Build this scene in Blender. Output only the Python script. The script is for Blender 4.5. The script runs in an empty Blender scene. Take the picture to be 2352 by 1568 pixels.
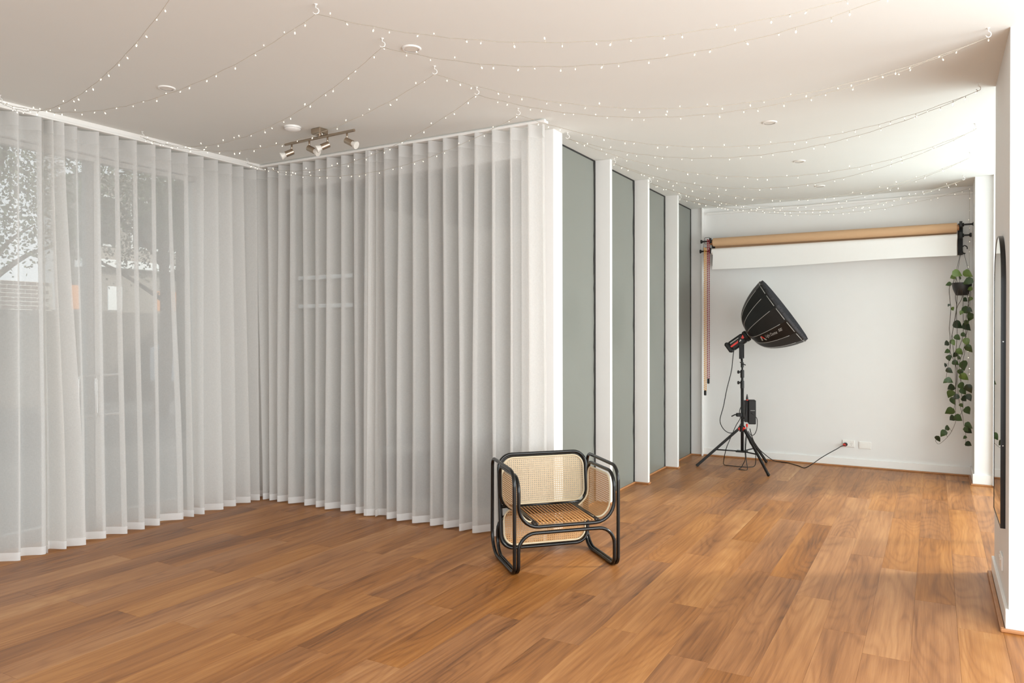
import bpy, math, random
from mathutils import Vector, Matrix
random.seed(7)
S = bpy.context.scene
COL = S.collection

# ------------------------------------------------------------------ camera
F_PX, YAW, PITCH, ROLL, SHIFT = 1706.3, 0.5171, -0.0078, 0.0022, -5.24
cam_d = bpy.data.cameras.new('camera')
cam = bpy.data.objects.new('camera', cam_d)
COL.objects.link(cam)
cam_d.sensor_width = 36.0
cam_d.sensor_fit = 'HORIZONTAL'
cam_d.lens = F_PX / 2352 * 36.0
cam_d.shift_y = SHIFT / 2352
cam_d.clip_start = 0.05
cam.location = (0, 0, 1.38)
cam.rotation_mode = 'QUATERNION'
cam.rotation_quaternion = (Matrix.Rotation(YAW, 4, 'Z') @ Matrix.Rotation(math.pi / 2 + PITCH, 4, 'X') @ Matrix.Rotation(-ROLL, 4, 'Z')).to_quaternion()
S.camera = cam

# ------------------------------------------------------------------ world, sun, daylight at the windows, exposure
W = bpy.data.worlds.new('overcast_sky')
S.world = W
W.use_nodes = True
W.node_tree.nodes['Background'].inputs[0].default_value = (0.90, 0.95, 1.0, 1)
W.node_tree.nodes['Background'].inputs[1].default_value = 1.15
sun_d = bpy.data.lights.new('low_sun', 'SUN')
sun_d.energy = 3.0
sun_d.angle = math.radians(7)
sun_d.color = (1.0, 0.98, 0.95)
sun = bpy.data.objects.new('low_sun', sun_d)
COL.objects.link(sun)
sun.rotation_mode = 'QUATERNION'
sun.rotation_quaternion = Vector((-0.87, -0.49, -0.46)).to_track_quat('-Z', 'Y')
def window_light(name, loc, sx, sy, direction, power, col=(0.93, 0.985, 1.0)):
    d = bpy.data.lights.new(name, 'AREA')
    d.shape = 'RECTANGLE'
    d.size, d.size_y = sx, sy
    d.energy = power
    d.color = col
    o = bpy.data.objects.new(name, d)
    COL.objects.link(o)
    o.location = loc
    o.rotation_mode = 'QUATERNION'
    o.rotation_quaternion = Vector(direction).to_track_quat('-Z', 'Y')
window_light('daylight_side_window', (2.3, 6.9, 1.1), 3.8, 2.0, (-1, -0.1, 0), 185)
window_light('daylight_front_window', (1.75, 1.5, 1.45), 4.4, 2.5, (-1, 0, 0), 185)
window_light('daylight_rear_window', (-0.6, -2.75, 1.45), 5.0, 2.4, (0, 1, 0), 68)
vs = S.view_settings
vs.view_transform = 'Standard'
vs.look = 'None'
vs.gamma = 1.0
vs.use_curve_mapping = False
vs.exposure = 0.2
S.cycles.use_denoising = True
S.cycles.max_bounces = 10
S.cycles.diffuse_bounces = 6
S.cycles.transparent_max_bounces = 24

# ------------------------------------------------------------------ helpers: objects
def link(name, me, mats, parent=None):
    o = bpy.data.objects.new(name, me)
    COL.objects.link(o)
    for m in (mats if isinstance(mats, (list, tuple)) else [mats]):
        if m is not None and len(me.materials) < (len(mats) if isinstance(mats, (list, tuple)) else 1):
            me.materials.append(m)
    if parent is not None:
        o.parent = parent
    return o
def tag(o, label, cat, group=None, kind=None):
    if label: o['label'] = label
    if cat: o['category'] = cat
    if group: o['group'] = group
    if kind: o['kind'] = kind
    return o
def thing(name, label, cat, loc=(0, 0, 0), rotz=0.0, group=None):
    o = bpy.data.objects.new(name, None)
    COL.objects.link(o)
    o.empty_display_size = 0.1
    o.location = loc
    o.rotation_euler = (0, 0, rotz)
    return tag(o, label, cat, group)
def instance(name, me, parent, loc, rot=None, scale=None):
    o = bpy.data.objects.new(name, me)
    COL.objects.link(o)
    o.parent = parent
    o.location = loc
    if rot is not None:
        o.rotation_mode = 'QUATERNION'
        o.rotation_quaternion = rot
    if scale is not None:
        o.scale = scale if hasattr(scale, '__len__') else (scale,) * 3
    return o

class MB:
    """collects geometry; build() links it as one mesh object"""
    def __init__(self, off=(0, 0, 0)):
        self.v, self.f, self.mi, self.off, self.cur = [], [], [], Vector(off), 0
    def add(self, vs_, fs):
        b = len(self.v)
        self.v += [tuple(Vector(p) - self.off) for p in vs_]
        self.f += [tuple(i + b for i in f) for f in fs]
        self.mi += [self.cur] * len(fs)
        return self
    def box(self, x0, y0, z0, x1, y1, z1, bev=0.0):
        if bev > 0:
            return self.bevbox(Vector(((x0 + x1) / 2, (y0 + y1) / 2, (z0 + z1) / 2)), Vector((1, 0, 0)), Vector((0, 1, 0)), Vector((0, 0, 1)), abs(x1 - x0) / 2, abs(y1 - y0) / 2, abs(z1 - z0) / 2, bev)
        p = [(x0, y0, z0), (x1, y0, z0), (x1, y1, z0), (x0, y1, z0), (x0, y0, z1), (x1, y0, z1), (x1, y1, z1), (x0, y1, z1)]
        return self.add(p, [(0, 3, 2, 1), (4, 5, 6, 7), (0, 1, 5, 4), (1, 2, 6, 5), (2, 3, 7, 6), (3, 0, 4, 7)])
    def bevbox(self, c, ax, ay, az, hx, hy, hz, b):
        c, ax, ay, az = Vector(c), Vector(ax), Vector(ay), Vector(az)
        vs_, idx = [], {}
        for sx in (-1, 1):
            for sy in (-1, 1):
                for sz in (-1, 1):
                    for k in range(3):
                        h = [hx, hy, hz]
                        for j in range(3):
                            if j != k: h[j] -= b
                        idx[(sx, sy, sz, k)] = len(vs_)
                        vs_.append(c + ax * (sx * h[0]) + ay * (sy * h[1]) + az * (sz * h[2]))
        fs = []
        for k in range(3):
            i, j = [t for t in range(3) if t != k]
            for s in (-1, 1):
                q = []
                for a, bb in ((-1, -1), (1, -1), (1, 1), (-1, 1)):
                    g = [0, 0, 0]; g[k] = s; g[i] = a; g[j] = bb
                    q.append(idx[tuple(g) + (k,)])
                n = (k == 0) ^ (k == 2)
                flip = (s == 1) if k != 1 else (s == -1)
                fs.append(tuple(q if flip else q[::-1]))
        for k in range(3):      # edges along axis k
            i, j = [t for t in range(3) if t != k]
            for a in (-1, 1):
                for bb in (-1, 1):
                    g0 = [0, 0, 0]; g0[i] = a; g0[j] = bb
                    lo = list(g0); lo[k] = -1
                    hi = list(g0); hi[k] = 1
                    fs.append((idx[tuple(lo) + (i,)], idx[tuple(hi) + (i,)], idx[tuple(hi) + (j,)], idx[tuple(lo) + (j,)]))
        for sx in (-1, 1):
            for sy in (-1, 1):
                for sz in (-1, 1):
                    fs.append(tuple(idx[(sx, sy, sz, k)] for k in range(3)))
        return self.add(vs_, fs)
    def tube(self, pts, r, n=8, closed=False, cap=True):
        P = [Vector(p) for p in pts]
        Q = [P[0]]
        for p in P[1:]:
            if (p - Q[-1]).length > 1e-5: Q.append(p)
        if closed and (Q[-1] - Q[0]).length < 1e-5: Q.pop()
        P = Q; m = len(P)
        rad = r if hasattr(r, '__len__') else [r] * m
        T = []
        for i in range(m):
            a = P[(i - 1) % m] if (closed or i > 0) else P[i]
            b = P[(i + 1) % m] if (closed or i < m - 1) else P[i]
            T.append((b - a).normalized())
        up = Vector((0, 0, 1)) if abs(T[0].z) < 0.9 else Vector((1, 0, 0))
        N = [(up - T[0] * up.dot(T[0])).normalized()]
        for i in range(1, m):
            v = N[-1] - T[i] * N[-1].dot(T[i])
            N.append(v.normalized() if v.length > 1e-6 else N[-1])
        tw = 0.0
        if closed:
            v = N[-1] - T[0] * N[-1].dot(T[0]); v.normalize()
            tw = math.atan2(T[0].dot(v.cross(N[0])), v.dot(N[0]))
        vs_ = []
        for i in range(m):
            B = T[i].cross(N[i])
            for k in range(n):
                a = 2 * math.pi * k / n + (tw * i / m if closed else 0)
                vs_.append(P[i] + (N[i] * math.cos(a) + B * math.sin(a)) * rad[i])
        fs = []
        for i in range(m if closed else m - 1):
            j = (i + 1) % m
            for k in range(n):
                k2 = (k + 1) % n
                fs.append((i * n + k, i * n + k2, j * n + k2, j * n + k))
        if not closed and cap:
            fs.append(tuple(range(n))[::-1])
            fs.append(tuple((m - 1) * n + k for k in range(n)))
        return self.add(vs_, fs)
    def lathe(self, c, axis, prof, n=20, cap=True):
        """prof: [(distance along axis, radius)]"""
        c, a = Vector(c), Vector(axis).normalized()
        u = a.orthogonal().normalized(); w = a.cross(u)
        vs_, fs = [], []
        for d, r in prof:
            for k in range(n):
                t = 2 * math.pi * k / n
                vs_.append(c + a * d + (u * math.cos(t) + w * math.sin(t)) * max(r, 1e-4))
        for i in range(len(prof) - 1):
            for k in range(n):
                k2 = (k + 1) % n
                fs.append((i * n + k, i * n + k2, (i + 1) * n + k2, (i + 1) * n + k))
        if cap:
            fs.append(tuple(range(n))[::-1])
            fs.append(tuple((len(prof) - 1) * n + k for k in range(n)))
        return self.add(vs_, fs)
    def build(self, name, mats, parent=None, smooth=False):
        me = bpy.data.meshes.new(name)
        me.from_pydata(self.v, [], self.f)
        me.update()
        for p, i in zip(me.polygons, self.mi): p.material_index = i
        if smooth:
            me.polygons.foreach_set('use_smooth', [True] * len(me.polygons))
            if smooth == 'angle':
                me.set_sharp_from_angle(angle=math.radians(40))
        return link(name, me, mats, parent)

def fillet(pts, rad, closed=True, n=6):
    P = [Vector(p) for p in pts]; m = len(P); out = []
    for i in range(m):
        r = rad[i] if hasattr(rad, '__len__') else rad
        if (not closed and i in (0, m - 1)) or r <= 0:
            out.append(P[i]); continue
        a = (P[i - 1] - P[i]).normalized(); b = (P[(i + 1) % m] - P[i]).normalized()
        ang = a.angle(b); t = r / math.tan(ang / 2)
        c = P[i] + (a + b).normalized() * (r / math.sin(ang / 2))
        va = P[i] + a * t - c; vb = P[i] + b * t - c
        th = va.angle(vb)
        for k in range(n + 1):
            f = k / n
            out.append(c + (va * math.sin((1 - f) * th) + vb * math.sin(f * th)) / math.sin(th))
    return out
def smooth_path(pts, n=6):
    P = [Vector(p) for p in pts]; out = []
    for i in range(len(P) - 1):
        p0 = P[max(i - 1, 0)]; p1 = P[i]; p2 = P[i + 1]; p3 = P[min(i + 2, len(P) - 1)]
        for k in range(n):
            t = k / n
            out.append(0.5 * ((2 * p1) + (p2 - p0) * t + (2 * p0 - 5 * p1 + 4 * p2 - p3) * t * t + (3 * p1 - p0 - 3 * p2 + p3) * t ** 3))
    out.append(P[-1])
    return out

# ------------------------------------------------------------------ helpers: materials
def new_mat(name):
    m = bpy.data.materials.new(name)
    m.use_nodes = True
    nt = m.node_tree
    return m, nt, nt.nodes['Principled BSDF']
def node(nt, t, **kw):
    n = nt.nodes.new(t)
    for k, v in kw.items():
        if k.startswith('i_'):
            n.inputs[k[2:].replace('_', ' ')].default_value = v
        else:
            setattr(n, k, v)
    return n
def srgb(r, g, b):
    f = lambda c: (c / 255 / 12.92) if c / 255 <= 0.04045 else ((c / 255 + 0.055) / 1.055) ** 2.4
    return (f(r), f(g), f(b), 1)
def plain(name, col, rough=0.5, metal=0.0, var=0.04, scale=30.0, bump=0.0, coat=0.0):
    """principled with a little procedural mottling and relief"""
    m, nt, b = new_mat(name)
    b.inputs['Roughness'].default_value = rough
    b.inputs['Metallic'].default_value = metal
    b.inputs['Coat Weight'].default_value = coat
    tc = node(nt, 'ShaderNodeTexCoord')
    nz = node(nt, 'ShaderNodeTexNoise'); nz.inputs['Scale'].default_value = scale; nz.inputs['Detail'].default_value = 3
    nt.links.new(tc.outputs['Object'], nz.inputs['Vector'])
    mx = node(nt, 'ShaderNodeMix', data_type='RGBA')
    mx.inputs[6].default_value = tuple(c * (1 - var) for c in col[:3]) + (1,)
    mx.inputs[7].default_value = tuple(min(1, c * (1 + var)) for c in col[:3]) + (1,)
    nt.links.new(nz.outputs['Fac'], mx.inputs[0])
    nt.links.new(mx.outputs[2], b.inputs['Base Color'])
    if bump:
        bp = node(nt, 'ShaderNodeBump'); bp.inputs['Strength'].default_value = bump; bp.inputs['Distance'].default_value = 0.002
        nt.links.new(nz.outputs['Fac'], bp.inputs['Height']); nt.links.new(bp.outputs[0], b.inputs['Normal'])
    return m
def emissive(name, col, strength):
    m, nt, b = new_mat(name)
    b.inputs['Base Color'].default_value = col
    b.inputs['Emission Color'].default_value = col
    b.inputs['Emission Strength'].default_value = strength
    m.cycles.emission_sampling = 'NONE'
    return m
def fabric(name, col, see_through, trans=0.45, weave=0.1):
    """sheer cloth: part open weave, part diffuse and translucent thread"""
    m, nt, b = new_mat(name)
    nt.nodes.remove(b)
    out = nt.nodes['Material Output']
    df = node(nt, 'ShaderNodeBsdfDiffuse'); df.inputs[0].default_value = col
    tl = node(nt, 'ShaderNodeBsdfTranslucent'); tl.inputs[0].default_value = col
    tr = node(nt, 'ShaderNodeBsdfTransparent')
    m1 = node(nt, 'ShaderNodeMixShader'); m1.inputs[0].default_value = trans
    nt.links.new(df.outputs[0], m1.inputs[1]); nt.links.new(tl.outputs[0], m1.inputs[2])
    tc = node(nt, 'ShaderNodeTexCoord')
    fac = None
    for sc in ((60, 60, 1100), (1100, 1100, 60)):
        mp = node(nt, 'ShaderNodeMapping'); mp.inputs['Scale'].default_value = sc
        nz = node(nt, 'ShaderNodeTexNoise'); nz.inputs['Scale'].default_value = 1.0; nz.inputs['Detail'].default_value = 2
        nt.links.new(tc.outputs['Object'], mp.inputs[0]); nt.links.new(mp.outputs[0], nz.inputs['Vector'])
        if fac is None: fac = nz.outputs['Fac']
        else:
            ad = node(nt, 'ShaderNodeMath', operation='ADD')
            nt.links.new(fac, ad.inputs[0]); nt.links.new(nz.outputs['Fac'], ad.inputs[1]); fac = ad.outputs[0]
    mr = node(nt, 'ShaderNodeMapRange')
    mr.inputs['From Min'].default_value = 0.7; mr.inputs['From Max'].default_value = 1.3
    mr.inputs['To Min'].default_value = 1 - see_through - weave; mr.inputs['To Max'].default_value = 1 - see_through + weave
    nt.links.new(fac, mr.inputs['Value'])
    m2 = node(nt, 'ShaderNodeMixShader')
    nt.links.new(mr.outputs[0], m2.inputs[0])
    nt.links.new(tr.outputs[0], m2.inputs[1]); nt.links.new(m1.outputs[0], m2.inputs[2])
    nt.links.new(m2.outputs[0], out.inputs[0])
    return m
def thin_glass(name, tint=(1, 1, 1, 1), refl=0.08):
    m, nt, b = new_mat(name)
    nt.nodes.remove(b)
    tr = node(nt, 'ShaderNodeBsdfTransparent'); tr.inputs[0].default_value = tint
    gl = node(nt, 'ShaderNodeBsdfGlossy'); gl.inputs['Roughness'].default_value = 0.02
    mx = node(nt, 'ShaderNodeMixShader'); mx.inputs[0].default_value = refl
    nt.links.new(tr.outputs[0], mx.inputs[1]); nt.links.new(gl.outputs[0], mx.inputs[2])
    nt.links.new(mx.outputs[0], nt.nodes['Material Output'].inputs[0])
    return m
def wood_floor(name):
    m, nt, b = new_mat(name)
    L = nt.links.new
    tc = node(nt, 'ShaderNodeTexCoord'); oi = node(nt, 'ShaderNodeObjectInfo')
    cb = node(nt, 'ShaderNodeCombineXYZ')
    for i, k in enumerate((13.7, 47.3, 91.1)):
        mu = node(nt, 'ShaderNodeMath', operation='MULTIPLY'); mu.inputs[1].default_value = k
        L(oi.outputs['Random'], mu.inputs[0]); L(mu.outputs[0], cb.inputs[i])
    va = node(nt, 'ShaderNodeVectorMath', operation='ADD'); L(tc.outputs['Object'], va.inputs[0]); L(cb.outputs[0], va.inputs[1])
    def noise(scale, detail=3, rough=0.5, dist=0.0):
        mp = node(nt, 'ShaderNodeMapping'); mp.inputs['Scale'].default_value = scale
        nz = node(nt, 'ShaderNodeTexNoise'); nz.inputs['Scale'].default_value = 1; nz.inputs['Detail'].default_value = detail
        nz.inputs['Roughness'].default_value = rough; nz.inputs['Distortion'].default_value = dist
        L(va.outputs[0], mp.inputs[0]); L(mp.outputs[0], nz.inputs['Vector'])
        return nz.outputs['Fac']
    def math_(op, a, bb):
        n = node(nt, 'ShaderNodeMath', operation=op)
        for i, x in enumerate((a, bb)):
            if isinstance(x, (int, float)): n.inputs[i].default_value = x
            else: L(x, n.inputs[i])
        return n.outputs[0]
    # growth rings: contours of a slow noise, drawn out along the board
    slow = noise((5.0, 0.75, 1), 1.2, 0.35, 0.25)
    ring = math_('SINE', math_('MULTIPLY', slow, 95.0), 0)
    ring = math_('MULTIPLY_ADD', ring, 0.5)
    nt.nodes[-1].inputs[2].default_value = 0.5
    streak = noise((55, 1.6, 1), 3, 0.6)
    fine = noise((260, 7, 1), 2, 0.6)
    broad = noise((4.5, 0.55, 1), 2, 0.5)
    tone = math_('MULTIPLY_ADD', oi.outputs['Random'], 0.12)
    nt.nodes[-1].inputs[2].default_value = 0.085
    v = math_('ADD', tone, math_('MULTIPLY', broad, 0.62))
    v = math_('ADD', v, math_('MULTIPLY', streak, 0.38))
    v = math_('ADD', v, math_('MULTIPLY', math_('MULTIPLY', math_('POWER', ring, 2.5), noise((3.0, 0.9, 1), 1)), -0.13))
    v = math_('ADD', v, math_('MULTIPLY', fine, 0.15))
    cr = node(nt, 'ShaderNodeValToRGB')
    e = cr.color_ramp.elements
    e[0].position = 0.44; e[0].color = srgb(92, 58, 30)
    e[1].position = 0.98; e[1].color = srgb(198, 150, 98)
    for pos, c in ((0.56, (132, 84, 44)), (0.70, (160, 106, 58)), (0.84, (180, 126, 74))):
        q = e.new(pos); q.color = srgb(*c)
    L(v, cr.inputs[0])
    hs = node(nt, 'ShaderNodeHueSaturation')
    r2 = math_('FRACT', math_('MULTIPLY', oi.outputs['Random'], 17.31), 0)
    mr = node(nt, 'ShaderNodeMapRange'); mr.inputs['To Min'].default_value = 0.95; mr.inputs['To Max'].default_value = 1.05
    L(r2, mr.inputs['Value']); L(mr.outputs[0], hs.inputs['Saturation']); L(cr.outputs[0], hs.inputs['Color'])
    L(hs.outputs[0], b.inputs['Base Color'])
    b.inputs['Roughness'].default_value = 0.42
    b.inputs['Specular IOR Level'].default_value = 0.35
    bp = node(nt, 'ShaderNodeBump'); bp.inputs['Strength'].default_value = 0.12; bp.inputs['Distance'].default_value = 0.001
    L(fine, bp.inputs['Height']); L(bp.outputs[0], b.inputs['Normal'])
    return m

M = {}
M['wall'] = plain('white_wall_paint', (0.80, 0.797, 0.785), 0.6, var=0.015, scale=8, bump=0.05)
M['ceiling'] = plain('ceiling_paint', (0.775, 0.785, 0.755), 0.75, var=0.012, scale=4)
M['trim'] = plain('gloss_trim_paint', (0.84, 0.83, 0.81), 0.35, var=0.01)
M['floor'] = wood_floor('spotted_gum_boards')
M['bead'] = plain('timber_bead', srgb(176, 122, 78), 0.45, var=0.18, scale=20)
M['panel_glass'] = plain('grey_back_painted_glass', srgb(124, 126, 119), 0.32, var=0.02, scale=2)
M['seal'] = plain('black_seal', srgb(30, 28, 26), 0.7)
M['sheer'] = fabric('sheer_linen', (0.84, 0.825, 0.80, 1), 0.36, 0.42, 0.06)
M['sheer_band'] = fabric('sheer_linen_doubled', (0.80, 0.79, 0.77, 1), 0.16, 0.42, 0.03)
M['hem'] = fabric('sheer_linen_hem', (0.86, 0.85, 0.835, 1), 0.04, 0.35, 0.02)
M['black'] = plain('black_lacquer', srgb(12, 11, 10), 0.22, var=0.2, scale=25)
M['black_matte'] = plain('black_matte', srgb(22, 21, 21), 0.55, var=0.1)
M['black_fabric'] = plain('black_nylon', srgb(17, 15, 14), 0.5, var=0.15, scale=12)
M['grey_grid'] = plain('grid_fabric', srgb(62, 62, 66), 0.7, var=0.1)
M['rib_grey'] = plain('grey_piping', srgb(176, 174, 170), 0.5)
M['red'] = plain('red_plastic', srgb(222, 50, 36), 0.4)
M['white_print'] = plain('white_print', srgb(232, 230, 226), 0.5)
M['cane'] = plain('cane_webbing', srgb(198, 176, 142), 0.5, var=0.14, scale=60)
M['cane_warm'] = plain('cane_webbing_honey', srgb(190, 144, 92), 0.5, var=0.16, scale=60)
M['cane_border'] = plain('cane_border', srgb(208, 192, 162), 0.42, var=0.08, scale=20)
M['rattan'] = plain('rattan_rods', srgb(198, 146, 90), 0.42, var=0.15, scale=20)
M['dark_wood'] = plain('dark_stained_rail', srgb(44, 34, 26), 0.4, var=0.2)
M['nickel'] = plain('brushed_nickel', srgb(176, 160, 142), 0.32, 1.0, var=0.05)
M['frost'] = plain('frosted_lamp', srgb(226, 222, 214), 0.25)
M['white_plastic'] = plain('white_plastic', srgb(236, 234, 230), 0.35, var=0.01)
M['wire'] = plain('clear_light_wire', srgb(176, 167, 152), 0.35)
M['led'] = emissive('warm_led', (1.0, 0.88, 0.66, 1), 1.8)
M['paper_brown'] = plain('kraft_paper', srgb(204, 166, 128), 0.7, var=0.02)
M['paper_white'] = plain('white_paper', srgb(238, 236, 233), 0.6, var=0.01)
M['chain_red'] = plain('red_bead_chain', srgb(150, 28, 42), 0.4)
M['chain_yellow'] = plain('yellow_bead_chain', srgb(226, 164, 76), 0.4)
M['pot'] = plain('charcoal_pot', srgb(44, 42, 42), 0.45, var=0.08)
M['stem'] = plain('vine_stem', srgb(62, 52, 40), 0.6, var=0.2)
M['leaf'] = plain('pothos_leaf', srgb(58, 80, 40), 0.38, var=0.35, scale=18)
M['leaf_light'] = plain('pothos_leaf_young', srgb(98, 122, 56), 0.38, var=0.25, scale=18)
M['leaf_dark'] = plain('pothos_leaf_old', srgb(38, 54, 30), 0.4, var=0.3, scale=18)
M['mirror'] = plain('mirror_glass', (0.86, 0.88, 0.87), 0.01, 1.0, var=0.0)
M['clear_glass'] = thin_glass('clear_window_glass', (0.95, 0.97, 0.96, 1), 0.015)
M['frame_white'] = plain('white_aluminium', srgb(214, 212, 208), 0.4)
M['frame_grey'] = plain('grey_aluminium', srgb(150, 148, 144), 0.4)
M['steel'] = plain('polished_steel', srgb(210, 208, 205), 0.2, 1.0)
M['brick'] = plain('brown_brick', srgb(112, 94, 84), 0.85, var=0.15, scale=6)
M['mortar'] = plain('pale_mortar', srgb(222, 216, 206), 0.9)
M['bark'] = plain('tree_bark', srgb(88, 76, 66), 0.9, var=0.25, scale=10)
M['tree_leaf'] = plain('street_tree_leaf', srgb(84, 96, 66), 0.6, var=0.3)
M['asphalt'] = plain('asphalt', srgb(86, 85, 83), 0.9, var=0.1)
M['paving'] = plain('concrete_paving', srgb(106, 103, 99), 0.9, var=0.08)
M['fence'] = plain('weathered_fence', srgb(104, 96, 88), 0.85, var=0.15, scale=5)
M['render_wall'] = plain('grey_render', srgb(146, 138, 128), 0.9, var=0.06, scale=3)
M['sign_white'] = plain('sign_white', srgb(236, 236, 232), 0.5)
M['sign_orange'] = plain('sign_orange', srgb(206, 134, 74), 0.6)
M['van_blue'] = plain('pale_blue_paint', srgb(176, 192, 204), 0.4)
M['grass'] = plain('verge_green', srgb(92, 104, 70), 0.9, var=0.2)

# ------------------------------------------------------------------ setting
H = 2.7815
def struct(name, mb, mat, parent=None, smooth=False):
    o = mb.build(name, mat, parent, smooth)
    if parent is None: o['kind'] = 'structure'
    return o

floor = struct('floor', MB().box(-5.3, -3.0, -0.12, 2.7, 8.5, -0.012), M['seal'])
# boards: each its own plank, running towards the paper rolls
PW, PL, GAP, TH = 0.1822, 1.34, 0.0005, 0.0125
def plank_mesh(length):
    me = MB().bevbox((0, 0, -TH / 2), (1, 0, 0), (0, 1, 0), (0, 0, 1), PW / 2 - GAP / 2, length / 2 - GAP / 2, TH / 2, 0.0004)
    m = bpy.data.meshes.new('plank'); m.from_pydata(me.v, [], me.f); m.update(); m.materials.append(M['floor'])
    return m
full = plank_mesh(PL)
cut_cache = {}
EDGE0 = -0.4505
row_start = {0: 3.728, -1: 4.13, -2: 3.05, -3: 4.44, 1: 3.52, 2: 4.36, -4: 3.70, -5: 3.24, -6: 4.33, -7: 3.6}
n_planks = 0
for row in range(-27, 17):
    x0 = EDGE0 + row * PW
    xc = x0 + PW / 2
    if xc < -5.2 or xc > 1.6: continue
    start = row_start.get(row, 3.3 + (row * 0.517 % 1.0) * PL)
    y = start
    while y > -0.2: y -= PL
    y_end = 8.40 if xc < 0.42 else (7.9 if xc < 0.86 else 4.2)
    if xc < -2.5: y_end = 4.62
    while y < y_end:
        a, b = y, min(y + PL, y_end)
        if b - a > 0.06:
            ln = round(b - a, 3)
            if abs(ln - PL) < 0.002: me = full
            else:
                me = cut_cache.get(ln) or plank_mesh(ln)
                cut_cache[ln] = me
            instance('plank', me, floor, (xc, (a + b) / 2, 0)); n_planks += 1
        y += PL

ceiling = struct('ceiling', MB().box(-5.4, -3.0, H, 2.7, 8.6, H + 0.15), M['ceiling'])

# left wall: glazed doors between solid ends, behind the sheers
XW = -5.15
wl = MB()
wl.box(XW - 0.15, 3.95, 0, XW + 0.02, 4.75, H)
wl.box(XW - 0.15, -3.0, 0, XW + 0.02, 0.2, H)
wl.box(XW - 0.15, 0.2, 2.64, XW + 0.02, 3.95, H)
struct('wall_left', wl, M['wall'])
# far wall behind the long run of sheers
YF = 4.60
wf = MB()
wf.box(-5.13, YF, 0, -4.86, YF + 0.15, H)
wf.box(-4.86, YF, 2.62, -2.52, YF + 0.15, H)
wf.box(-2.52, YF - 0.03, 0, -2.40, YF + 0.11, H)
struct('wall_far', wf, M['wall'])

def glazing_x(name, x, spans, z0, z1, posts):
    root = bpy.data.objects.new(name, None); COL.objects.link(root); root['kind'] = 'structure'
    root.location = (x, spans[0][0], 0)
    off = root.location
    for a, b in spans:
        MB(off).box(x - 0.004, a, z0, x + 0.004, b, z1).build('pane', M['clear_glass'], root)
    for a, b, dark in posts:
        MB(off).box(x - 0.03, a, 0, x + 0.03, b, z1, 0.003).build('stile', M['frame_grey'] if dark else M['frame_white'], root)
    y0, y1 = spans[0][0], spans[-1][1]
    MB(off).box(x - 0.03, y0, z1, x + 0.03, y1, z1 + 0.035).build('head_rail', M['frame_white'], root)
    MB(off).box(x - 0.03, y0, 0, x + 0.03, y1, z0).build('bottom_rail', M['frame_grey'], root)
    return root
door = glazing_x('door_1', XW - 0.05, [(0.2, 1.95), (2.02, 3.06), (3.165, 3.92)], 0.09, 2.60,
                 [(1.95, 2.02, 0), (3.06, 3.108, 1), (3.114, 3.165, 0), (3.92, 3.95, 0)])
for ya, yb in ((2.955, 3.085), (3.075, 3.267)):
    x = XW + 0.05
    lp = fillet([(x, ya, 0.81), (x, yb, 0.81), (x, yb, 1.09), (x, ya, 1.09)], 0.03)
    MB(door.location).tube(lp, 0.009, 10, closed=True).build('pull_handle', M['steel'], door, True)
win = bpy.data.objects.new('window_1', None); COL.objects.link(win); win['kind'] = 'structure'; win.location = (-4.86, YF + 0.05, 0)
for a, b in ((-4.86, -4.12), (-4.06, -3.32), (-3.26, -2.52)):
    MB(win.location).box(a, YF + 0.05, 0.09, b, YF + 0.058, 2.58).build('pane', M['clear_glass'], win)
for a, b in ((-4.12, -4.06), (-3.32, -3.26), (-4.86, -4.83), (-2.55, -2.52)):
    MB(win.location).box(a, YF + 0.02, 0, b, YF + 0.09, 2.58, 0.003).build('mullion', M['frame_grey'], win)
MB(win.location).box(-4.86, YF + 0.02, 2.58, -2.52, YF + 0.09, 2.62).build('head_rail', M['frame_grey'], win)
MB(win.location).box(-4.86, YF + 0.02, 0, -2.52, YF + 0.09, 0.09).build('bottom_rail', M['frame_grey'], win)

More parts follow.
